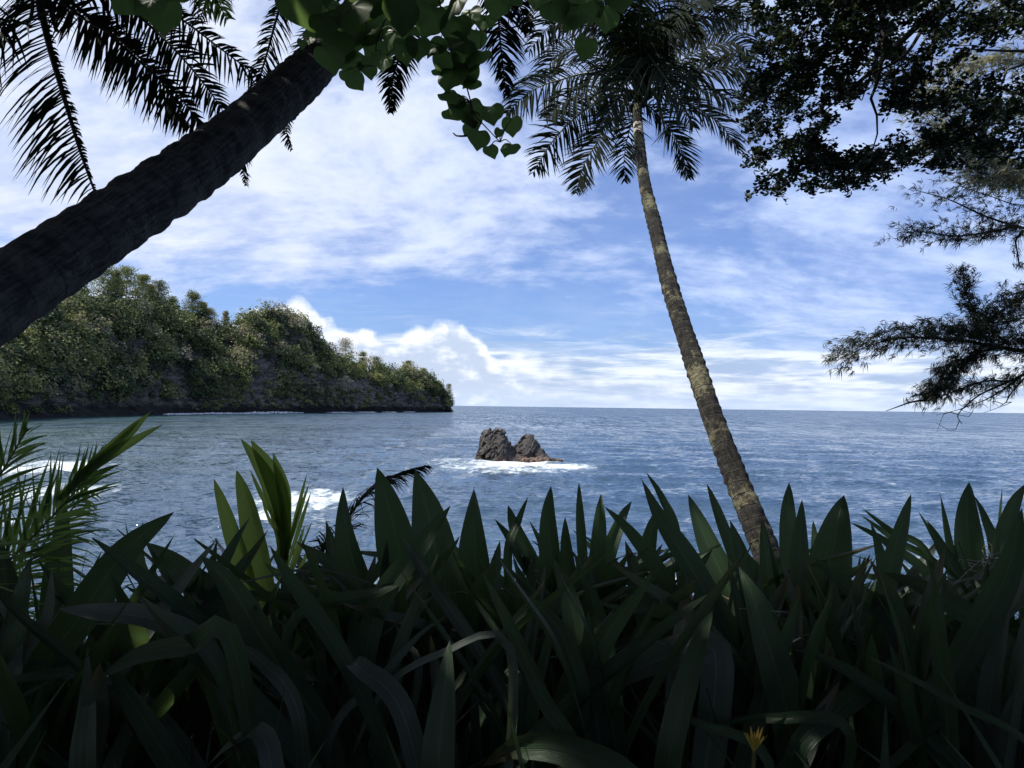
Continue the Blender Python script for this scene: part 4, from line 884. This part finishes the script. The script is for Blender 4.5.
# ------------------------------------------------------------------ strap-leaved plants of the foreground
def strap_leaf(C, width, parent, mt, facing, twist=0.0, g=rng, tint=.4, fold=.28, blunt=False, shape=1.0, name='leaf'):
    n = 40; C = spline(C, n); T = tangents(C); f = np.asarray(facing, float)
    f = f - (T @ f)[:, None] * T; Nn = nrm(f); S = np.cross(T, Nn); tw = np.linspace(0, twist, n)[:, None]; ph = g.uniform(0, .5)
    tw = tw + .12 * np.sin(np.linspace(0, 5, n)[:, None] + ph * 9); S2 = S * np.cos(tw) + Nn * np.sin(tw); N2 = nrm(np.cross(S2, T))
    s = np.linspace(0, 1, n); q = 1 - s; ln = np.linalg.norm(np.diff(C, axis=0), axis=1).sum(); tl = min(.42, (.17 + width * 1.3) / ln)
    w = width * .5 * (1 - .45 * np.clip((q - tl) / (1 - tl), 0, 1) ** 1.1) * np.sin(np.pi / 2 * np.clip(q / tl, 0, 1)) ** .78
    if blunt: w = width * .5 * np.minimum(1, .5 + .7 * s) * np.clip(1 - np.clip((s - .8) / .2, 0, 1) ** 2, .05, 1)
    u = np.array([-1, -.7, -.35, 0, .35, .7, 1.0]); wav = .035 * width * np.sin(s * g.uniform(9, 20) + g.uniform(0, 6))
    H = fold * (np.abs(u)[None] ** 1.3) * w[:, None] + wav[:, None] * (u[None] * np.abs(u[None]))
    P = C[:, None] + S2[:, None] * (u[None] * w[:, None])[..., None] + N2[:, None] * H[..., None]
    A = np.zeros((n, 7, 3)); A[..., 0] = u; A[..., 1] = s[:, None]; A[..., 2] = tint
    mb = MB(); mb.grid(P, A); return mb.build(name, mt, parent)

plants = []  # (x, depth, label)
PL = [(20, 1.75, 'lily clump at the left edge under the feathery palm frond'),
      (95, 1.9, 'lily clump with one tall pointed leaf in front of the left frond'),
      (205, 2.0, 'lily clump with dark crossing leaves left of the bright young palm'),
      (262, 2.15, 'lily clump with two bright green upright leaves catching the sun'),
      (330, 1.5, 'low near lily clump below the bright young palm'),
      (385, 2.0, 'lily clump with three broad dark leaves standing tallest left of the rock'),
      (455, 2.1, 'lily clump with widest dark leaves just left of the sea rock'),
      (500, 1.45, 'near lily clump at bottom centre with shadowed leaves'),
      (535, 2.4, 'lily clump of narrow crossed leaves right below the sea rock'),
      (585, 2.2, 'lily clump with slim upright leaves to the right below the sea rock'),
      (640, 2.5, 'lily clump with arching leaves halfway between sea rock and tall palm'),
      (700, 2.1, 'lily clump with long leaves tilting left beside the tall palm base'),
      (665, 1.45, 'near lily clump with one pale broad sideways leaf'),
      (770, 1.7, 'lily clump with bright-edged leaves in front of the tall palm base'),
      (805, 2.3, 'lily clump with two upright leaves touching right of the tall palm trunk'),
      (845, 2.6, 'lily clump with a very broad pointed leaf right of the tall palm'),
      (880, 1.7, 'near lily clump with bent over leaves at lower right'),
      (930, 2.5, 'lily clump of narrow spiky leaves toward the right'),
      (975, 2.7, 'lily clump with a tall straight leaf near the right edge'),
      (1030, 2.2, 'lily clump cut by the right edge with a light green leaf'),
      (960, 1.5, 'near lily clump in the bottom right corner with one long broad leaf')]
roots = []
for px, d, lab in PL:
    x = (px - 512) / F * d; z = float(gz(x, d)); t = thing('lily_clump', (x, d, z), 'dark ' + lab if not lab.startswith(('low', 'near')) else lab, 'plant', 'strap-leaved lilies along the front'); roots.append((px, d, x, z, t))
gl = np.random.default_rng(71)
counts = [0] * len(PL)
# traced leaves: tip .. towards the base in pixels, width px, depth, [kind, blunt]
LF = [([(66, 507), (62, 560), (58, 640)], 38, 2.0), ([(174, 512), (128, 548), (88, 605), (30, 700)], 34, 1.7), ([(52, 568), (47, 620), (10, 690)], 16, 1.6, 'g'),
      ([(200, 555), (230, 585), (262, 640), (330, 755)], 30, 1.5), ([(145, 542), (185, 572), (235, 630)], 26, 1.75), ([(251, 516), (233, 548), (205, 615)], 20, 1.8), ([(257, 544), (238, 572), (205, 630)], 18, 1.75),
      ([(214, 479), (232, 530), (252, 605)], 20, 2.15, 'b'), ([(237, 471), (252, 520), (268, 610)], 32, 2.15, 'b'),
      ([(343, 486), (348, 540), (372, 640)], 40, 2.0), ([(377, 467), (392, 520), (418, 640)], 42, 2.1), ([(415, 469), (432, 530), (448, 650)], 48, 2.0), ([(326, 521), (332, 545), (338, 580)], 18, 2.2, 's', True), ([(295, 541), (335, 568), (375, 620)], 14, 1.8),
      ([(451, 505), (422, 545), (372, 625)], 22, 1.65), ([(425, 567), (380, 592), (290, 630)], 13, 1.6), ([(286, 588), (304, 592), (322, 612)], 24, 1.9, 'g'),
      ([(474, 487), (475, 545), (480, 680)], 40, 2.1), ([(508, 505), (516, 532), (545, 610)], 20, 2.4), ([(528, 497), (519, 520), (508, 560)], 9, 2.4), ([(494, 518), (515, 548), (545, 610)], 16, 2.4), ([(551, 486), (549, 525), (556, 620)], 23, 2.2),
      ([(529, 520), (545, 552), (560, 590)], 10, 2.5), ([(565, 517), (568, 560), (580, 650)], 18, 2.2), ([(579, 482), (580, 512), (584, 590)], 10, 2.3), ([(601, 495), (598, 525), (590, 620)], 24, 2.2, 's', True),
      ([(632, 501), (620, 522), (602, 580)], 16, 2.3), ([(604, 506), (632, 534), (668, 585), (705, 660)], 15, 1.9), ([(641, 478), (660, 520), (698, 580), (750, 690)], 26, 1.8), ([(646, 472), (662, 498), (678, 545)], 9, 2.2),
      ([(688, 494), (706, 540), (735, 620)], 24, 2.1), ([(707, 484), (720, 520), (738, 575)], 14, 2.3), ([(660, 505), (650, 535), (642, 590)], 18, 2.4), ([(552, 555), (570, 600), (585, 680)], 26, 1.6), ([(516, 594), (545, 612), (568, 650), (578, 720)], 20, 1.4),
      ([(483, 573), (510, 625), (545, 700), (575, 768)], 17, 1.35), ([(739, 567), (758, 612), (792, 745)], 34, 1.5), ([(713, 610), (699, 645), (668, 768)], 26, 1.35), ([(601, 693), (640, 668), (685, 652), (716, 662)], 34, 1.5, 'g'),
      ([(772, 700), (748, 668), (712, 658), (690, 680), (680, 760)], 12, 1.5), ([(588, 610), (592, 690), (604, 768)], 30, 1.4), ([(482, 766), (520, 746), (575, 752), (640, 800)], 32, 1.3), ([(450, 640), (444, 700), (440, 790)], 34, 1.3),
      ([(789, 483), (787, 530), (792, 640)], 24, 2.3), ([(802, 499), (800, 560), (803, 650)], 19, 2.0), ([(844, 495), (836, 532), (822, 620)], 42, 2.4), ([(813, 520), (816, 550), (820, 600)], 12, 2.6), ([(911, 494), (900, 530), (884, 590), (862, 700)], 21, 1.8),
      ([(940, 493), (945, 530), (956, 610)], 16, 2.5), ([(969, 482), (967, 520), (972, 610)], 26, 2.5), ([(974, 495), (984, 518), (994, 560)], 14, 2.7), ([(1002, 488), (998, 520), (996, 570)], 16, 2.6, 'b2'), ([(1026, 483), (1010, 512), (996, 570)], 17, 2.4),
      ([(1022, 508), (1008, 570), (972, 640), (915, 745)], 27, 1.5), ([(812, 556), (850, 590), (900, 640)], 26, 1.8), ([(882, 572), (932, 594), (1010, 665)], 24, 1.7), ([(927, 520), (941, 548), (962, 600)], 15, 2.4), ([(918, 511), (932, 535), (950, 575)], 7, 2.5),
      ([(916, 645), (878, 678), (868, 687), (830, 716), (792, 760)], 22, 1.45), ([(790, 648), (830, 662), (872, 688), (922, 732), (965, 780)], 16, 1.4), ([(865, 655), (950, 700), (1040, 765)], 8, 1.3, 'b3'), ([(870, 690), (905, 720), (960, 790)], 24, 1.4),
      ([(58, 609), (100, 613), (160, 622), (215, 668)], 24, 1.5, 'g'), ([(100, 678), (140, 655), (190, 645), (232, 640)], 20, 1.35), ([(228, 641), (262, 662), (300, 720)], 16, 1.4, 'g'), ([(88, 640), (90, 700), (92, 800)], 34, 1.4), ([(30, 560), (20, 620), (10, 740)], 40, 1.6),
      ([(125, 520), (135, 560), (150, 620)], 14, 2.4), ([(143, 522), (140, 560), (150, 610)], 12, 2.5), ([(165, 560), (165, 600), (170, 660)], 12, 2.2), ([(320, 560), (300, 600), (292, 660)], 16, 2.2), ([(360, 700), (352, 665), (362, 670), (405, 720)], 24, 1.4, 'g'),
      ([(0, 540), (8, 600), (20, 700)], 34, 1.8), ([(205, 768), (235, 742), (262, 735), (275, 790)], 22, 1.3, 'g'), ([(500, 540), (490, 600), (490, 700)], 24, 1.8), ([(625, 540), (640, 590), (660, 680)], 22, 1.9), ([(730, 520), (745, 570), (762, 660)], 20, 2.0),
      ([(762, 520), (768, 570), (775, 640)], 22, 2.2), ([(660, 700), (690, 720), (770, 768)], 10, 1.3), ([(710, 725), (770, 718), (850, 735)], 11, 1.35), ([(870, 520), (880, 560), (885, 620)], 16, 2.5), ([(1015, 540), (1020, 600), (1030, 700)], 13, 1.7),
      ([(350, 760), (385, 690), (440, 655), (510, 650)], 11, 1.4, 'g'), ([(448, 615), (420, 635), (380, 680), (330, 740)], 9, 1.5, 'g'), ([(392, 615), (402, 640), (418, 680)], 8, 1.6, 'g'), ([(850, 522), (890, 545), (935, 590)], 9, 2.4), ([(862, 508), (890, 530), (930, 560)], 7, 2.5), ([(861, 515), (895, 540), (940, 575)], 7, 2.6)]
mt_of = {'s': 'strap', 'b': 'strap_bright', 'g': 'strap_grey', 'b2': 'strap_bright', 'b3': 'strap'}
def near_root(px, d):
    best = min(range(len(roots)), key=lambda i: abs(((roots[i][0] - 512) / F * roots[i][1]) - ((px - 512) / F * d)) + .6 * abs(roots[i][1] - d) + .004 * counts[i]); return best
for e in LF:
    pts, w, d = e[0], e[1], e[2]; kind = e[3] if len(e) > 3 else 's'; bl = len(e) > 4
    i = near_root(pts[-1][0], d); counts[i] += 1; rx, rd, x, z, t = roots[i]
    # the leaf leans a little away from the viewer towards its tip
    n = len(pts); P = [pt(q[0], q[1], d + .12 * (1 - k / (n - 1))) for k, q in enumerate(pts)]
    root = np.array([x, rd, z + .12]); low = P[-1]; mid = (low * .55 + root * .45) + np.array([0, 0, -.02]); C = [root, mid] + P[::-1]
    total = 1; a = gl.normal(0, .35)
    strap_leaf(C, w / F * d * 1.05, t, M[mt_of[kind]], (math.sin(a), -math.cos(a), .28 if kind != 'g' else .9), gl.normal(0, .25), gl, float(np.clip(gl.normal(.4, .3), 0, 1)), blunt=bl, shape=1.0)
# the rest of each clump: lower leaves arching all round, kept under the traced outline
for i, (rx, rd, x, z, t) in enumerate(roots):
    for k in range(32):
        a = 6.283 * (k + gl.random()) / 32; L = gl.uniform(.9, 1.5); lean = gl.uniform(.06, .6)
        root = np.array([x + .05 * math.cos(a), rd + .05 * math.sin(a), z + .08]); dirh = np.array([math.cos(a), math.sin(a) * .8, 0])
        h = L * math.cos(lean); o = L * math.sin(lean); droop = (gl.uniform(0, .07) if rd < 1.8 or gl.random() < .88 else gl.uniform(.15, .3)) * L
        tip = root + dirh * (o + droop * .5) + np.array([0, 0, h - droop]); mid = root + dirh * o * .46 + np.array([0, 0, h * .58])
        tip_rel = tip - np.array([0, 0, EYE]); lim = -tip_rel[1] * gl.uniform(.17, .27)
        if tip_rel[2] > lim: tip[2] = EYE + lim - .03; mid[2] = min(mid[2], tip[2] - .1)
        if tip[1] < 1.35: continue
        b = a + gl.normal(0, .5); strap_leaf([root, mid, tip], gl.uniform(.026, .06), t, M['strap'] if gl.random() < .84 else M['strap_grey'], (-math.cos(b) * .5, -math.sin(b) * .5 - .3, .8), gl.normal(0, .6), gl, float(gl.random()), fold=gl.uniform(.2, .7))

# narrow-bladed undergrowth that fills the gaps below the lilies
def build_undergrowth():
    g = np.random.default_rng(81); mb = MB()
    for _ in range(6500):
        y = g.uniform(.9, 5.2) if g.random() < .8 else g.uniform(5, 13); x = g.uniform(-.95, .95) * (y + .6); r = np.array([x, y, float(gz(x, y))])
        lim = EYE - y * (g.uniform(.20, .30) if y < 6 else .31) ; L = min(g.uniform(.4, 1.5), max(.1, lim - r[2])); a = g.uniform(0, 6.28); lean = g.uniform(.1, .8)
        d = np.array([math.cos(a), math.sin(a), 0]) * math.sin(lean) + np.array([0, 0, math.cos(lean)]); q = np.linspace(0, 1, 5)[:, None]
        C = r + d * L * q + np.array([math.cos(a), math.sin(a), -.9]) * L * .22 * q ** 2; w = g.uniform(.014, .075); S = nrm(np.cross(d, g.normal(0, 1, 3)))
        ww = w * .5 * np.array([.6, 1, .9, .55, .03])[:, None]; P = np.stack([C - S * ww, C + S * ww], 1); A = np.zeros((5, 2, 3)); A[:, 0, 0] = -1; A[:, 1, 0] = 1; A[..., 1] = q; A[..., 2] = g.random()
        mb.grid(P, A)
    o = mb.build('undergrowth', M['strap']); tag(o, 'tangle of dark narrow-bladed undergrowth beneath the lilies', 'undergrowth', kind='stuff')
build_undergrowth()
def build_strands():
    g = np.random.default_rng(83); mb = MB()
    for _ in range(420):
        y = g.uniform(1.6, 3.4); x = g.uniform(-.8, .8) * y; z = EYE - y * g.uniform(.26, .52); p = np.array([x, y, z]); L = g.uniform(.12, .4)
        d = nrm(np.array([g.normal(), g.normal(0, .5), g.normal(0, .7)])); m_ = p + d * L * .5 + np.array([0, 0, g.uniform(0, .05)]); e = p + d * L + np.array([0, 0, -g.uniform(.02, .12)])
        C = spline([p, m_, e], 7); S = nrm(np.cross(tangents(C), g.normal(0, 1, 3))); ww = g.uniform(.0015, .006) * np.array([.5, 1, 1, .9, .7, .4, .1])[:, None]
        P = np.stack([C - S * ww, C + S * ww], 1); A = np.zeros((7, 2, 3)); A[:, 0, 0] = -1; A[:, 1, 0] = 1; A[..., 2] = g.random(); mb.grid(P, A)
    o = mb.build('dry_strands', M['strap_grey']); tag(o, 'thin withered grey leaf strands tangled among the lilies', 'dry strands', kind='stuff')
build_strands()

# ------------------------------------------------------------------ young palms among the lilies
def young_palm_left():
    base = np.array([-1.75, 1.9, 0.]); base[2] = float(gz(-1.75, 1.9)); t = thing('palm_seedling', base, 'feathery green young palm frond rising at the left edge in front of the bay', 'palm', 'young palms among the lilies')
    g = np.random.default_rng(91); b = base + np.array([0, 0, .1])
    U = (0, -1, .25)
    frond(spline([b, pt(-70, 660, 1.9), pt(-30, 600, 1.95), pt(25, 545, 2.0), pt(72, 495, 2.05), pt(106, 458, 2.1)], 44), .34, (M['frond_bright'], M['rachis']), t, width=.010, n=74, droop=.12, start=.35, sweep=.30, tint=.1, rib=.009, g=g, up=U)
    frond(spline([b, pt(-90, 640, 1.8), pt(-55, 560, 1.8), pt(-15, 500, 1.85), pt(28, 428, 1.9)], 44), .34, (M['frond_bright'], M['rachis']), t, width=.009, n=64, droop=.25, start=.35, sweep=.35, tint=.9, rib=.009, g=g, up=U)
    frond(spline([b, pt(-60, 690, 2.1), pt(-20, 620, 2.2), pt(20, 575, 2.25), pt(62, 520, 2.3), pt(92, 490, 2.3)], 44), .32, (M['frond_bright'], M['rachis']), t, width=.009, n=64, droop=.6, start=.35, sweep=.4, tint=.9, rib=.009, g=g, up=U)
    # the broad joined blades at its end
    for tip, w in (((152, 411), 14), ((164, 424), 10), ((142, 418), 8)):
        strap_leaf([pt(58, 500, 2.05), pt(95, 465, 2.08), pt((tip[0] + 100) / 2 + 2, (tip[1] + 458) / 2, 2.1), pt(tip[0], tip[1], 2.12)], w / F * 2.1, t, M['strap_bright'], (.1, -1, .3), .1, g, .1, name='blade')
young_palm_left()
def young_palm_middle():
    x, y = (283 - 512) / F * 2.3, 2.3; base = np.array([x, y, float(gz(x, y))]); g = np.random.default_rng(92)
    t = thing('palm_seedling', base, 'bright green young palm with split blades standing left of centre against foam', 'palm', 'young palms among the lilies')
    mb = MB(); tube(mb, spline([base, pt(282, 600, 2.3), pt(283, 560, 2.3), pt(280, 525, 2.3), pt(272, 498, 2.3)], 26), np.linspace(.012, .004, 26), 7); mb.build('stem', M['rachis'], t)
    for pts, w in (([(282, 575), (283, 540), (272, 490), (258, 462), (241, 439)], 13), ([(283, 560), (284, 520), (274, 480), (251, 440)], 15), ([(284, 560), (286, 520), (284, 490), (273, 453)], 10)):
        strap_leaf([pt(a, b, 2.3) for a, b in pts], w * 1.3 / F * 2.3, t, M['strap_bright'], (.1, -1, .2), 0, g, .2, name='blade')
    for a, b in (((283, 575), (307, 473)), ((283, 565), (309, 484)), ((284, 578), (311, 492)), ((284, 590), (305, 525)), ((283, 596), (312, 522)), ((284, 600), (310, 548)), ((285, 604), (303, 565)), ((282, 540), (262, 500)), ((282, 530), (250, 470))):
        strap_leaf([pt(a[0], a[1], 2.3), pt((a[0] + b[0]) / 2 - 1, (a[1] + b[1]) / 2 + 2, 2.3), pt(b[0], b[1], 2.3)], 4.5 / F * 2.3, t, M['strap_bright'], (g.normal(0, .4), -1, .2), 0, g, .2, name='leaflet')
young_palm_middle()
def drooping_frond():
    x, y = (330 - 512) / F * 2.6, 2.6; base = np.array([x, y, float(gz(x, y))]); g = np.random.default_rng(93)
    t = thing('palm_seedling', base, 'thin arching palm frond bending right behind the tallest dark lily leaves', 'palm', 'young palms among the lilies')
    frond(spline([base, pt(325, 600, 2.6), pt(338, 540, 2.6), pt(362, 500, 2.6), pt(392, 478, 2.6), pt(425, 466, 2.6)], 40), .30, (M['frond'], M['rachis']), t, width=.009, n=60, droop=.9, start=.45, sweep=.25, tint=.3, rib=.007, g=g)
    x, y = (325 - 512) / F * 2.9, 2.9
    frond(spline([base, pt(318, 600, 2.8), pt(322, 560, 2.9), pt(330, 535, 2.9)], 30), .2, (M['frond'], M['rachis']), t, width=.014, n=30, droop=.3, start=.3, sweep=.5, tint=.5, rib=.006, g=g)
drooping_frond()

# dry stalks at the right and the yellow bloom at the bottom
def details():
    g = np.random.default_rng(95); c = pt(990, 566, 2.4); mb = MB()
    t = thing('dry_twigs', c + np.array([0, 0, -.25]), 'pale dried curly twigs among the lilies near the right edge', 'twigs')
    tube(mb, spline([c + np.array([0, .02, -.28]), c + np.array([.01, 0, -.1]), c], 10), np.linspace(.006, .004, 10), 6)
    for k in range(22):
        e = c + g.normal(0, 1, 3) * np.array([.055, .04, .04]) + np.array([0, 0, .0]); m_ = (c + e) / 2 + g.normal(0, .02, 3); tube(mb, spline([c + g.normal(0, .012, 3), m_, e], 7), np.linspace(.003, .0012, 7), 5)
    mb.build('stalks', M['dry'], t)
    c = pt(754, 752, 1.25); t = thing('yellow_flower', c + np.array([0, 0, -.3]), 'small spiky yellow bloom at the bottom edge right of centre', 'flower')
    mb = MB(); tube(mb, spline([c + np.array([0, .02, -.33]), c + np.array([0, .01, -.1]), c], 10), np.linspace(.005, .004, 10), 6); mb.build('stem', M['rachis'], t)
    mb = MB()
    for k in range(16):
        a = k * .393; d = nrm(np.array([math.cos(a) * .55, math.sin(a) * .55, 1 + g.normal(0, .2)])); L = g.uniform(.03, .05); q = np.linspace(0, 1, 5)[:, None]
        C = c + d * L * q; S = nrm(np.cross(d, (0, 0, 1.01))); ww = .003 * np.array([.6, 1, 1, .7, .1])[:, None]; P = np.stack([C - S * ww, C + np.array([math.cos(a), math.sin(a), 0]) * .001, C + S * ww], 1)
        mb.grid(P, np.zeros((5, 3, 3)))
    mb.build('petals', M['flower'], t)
details()
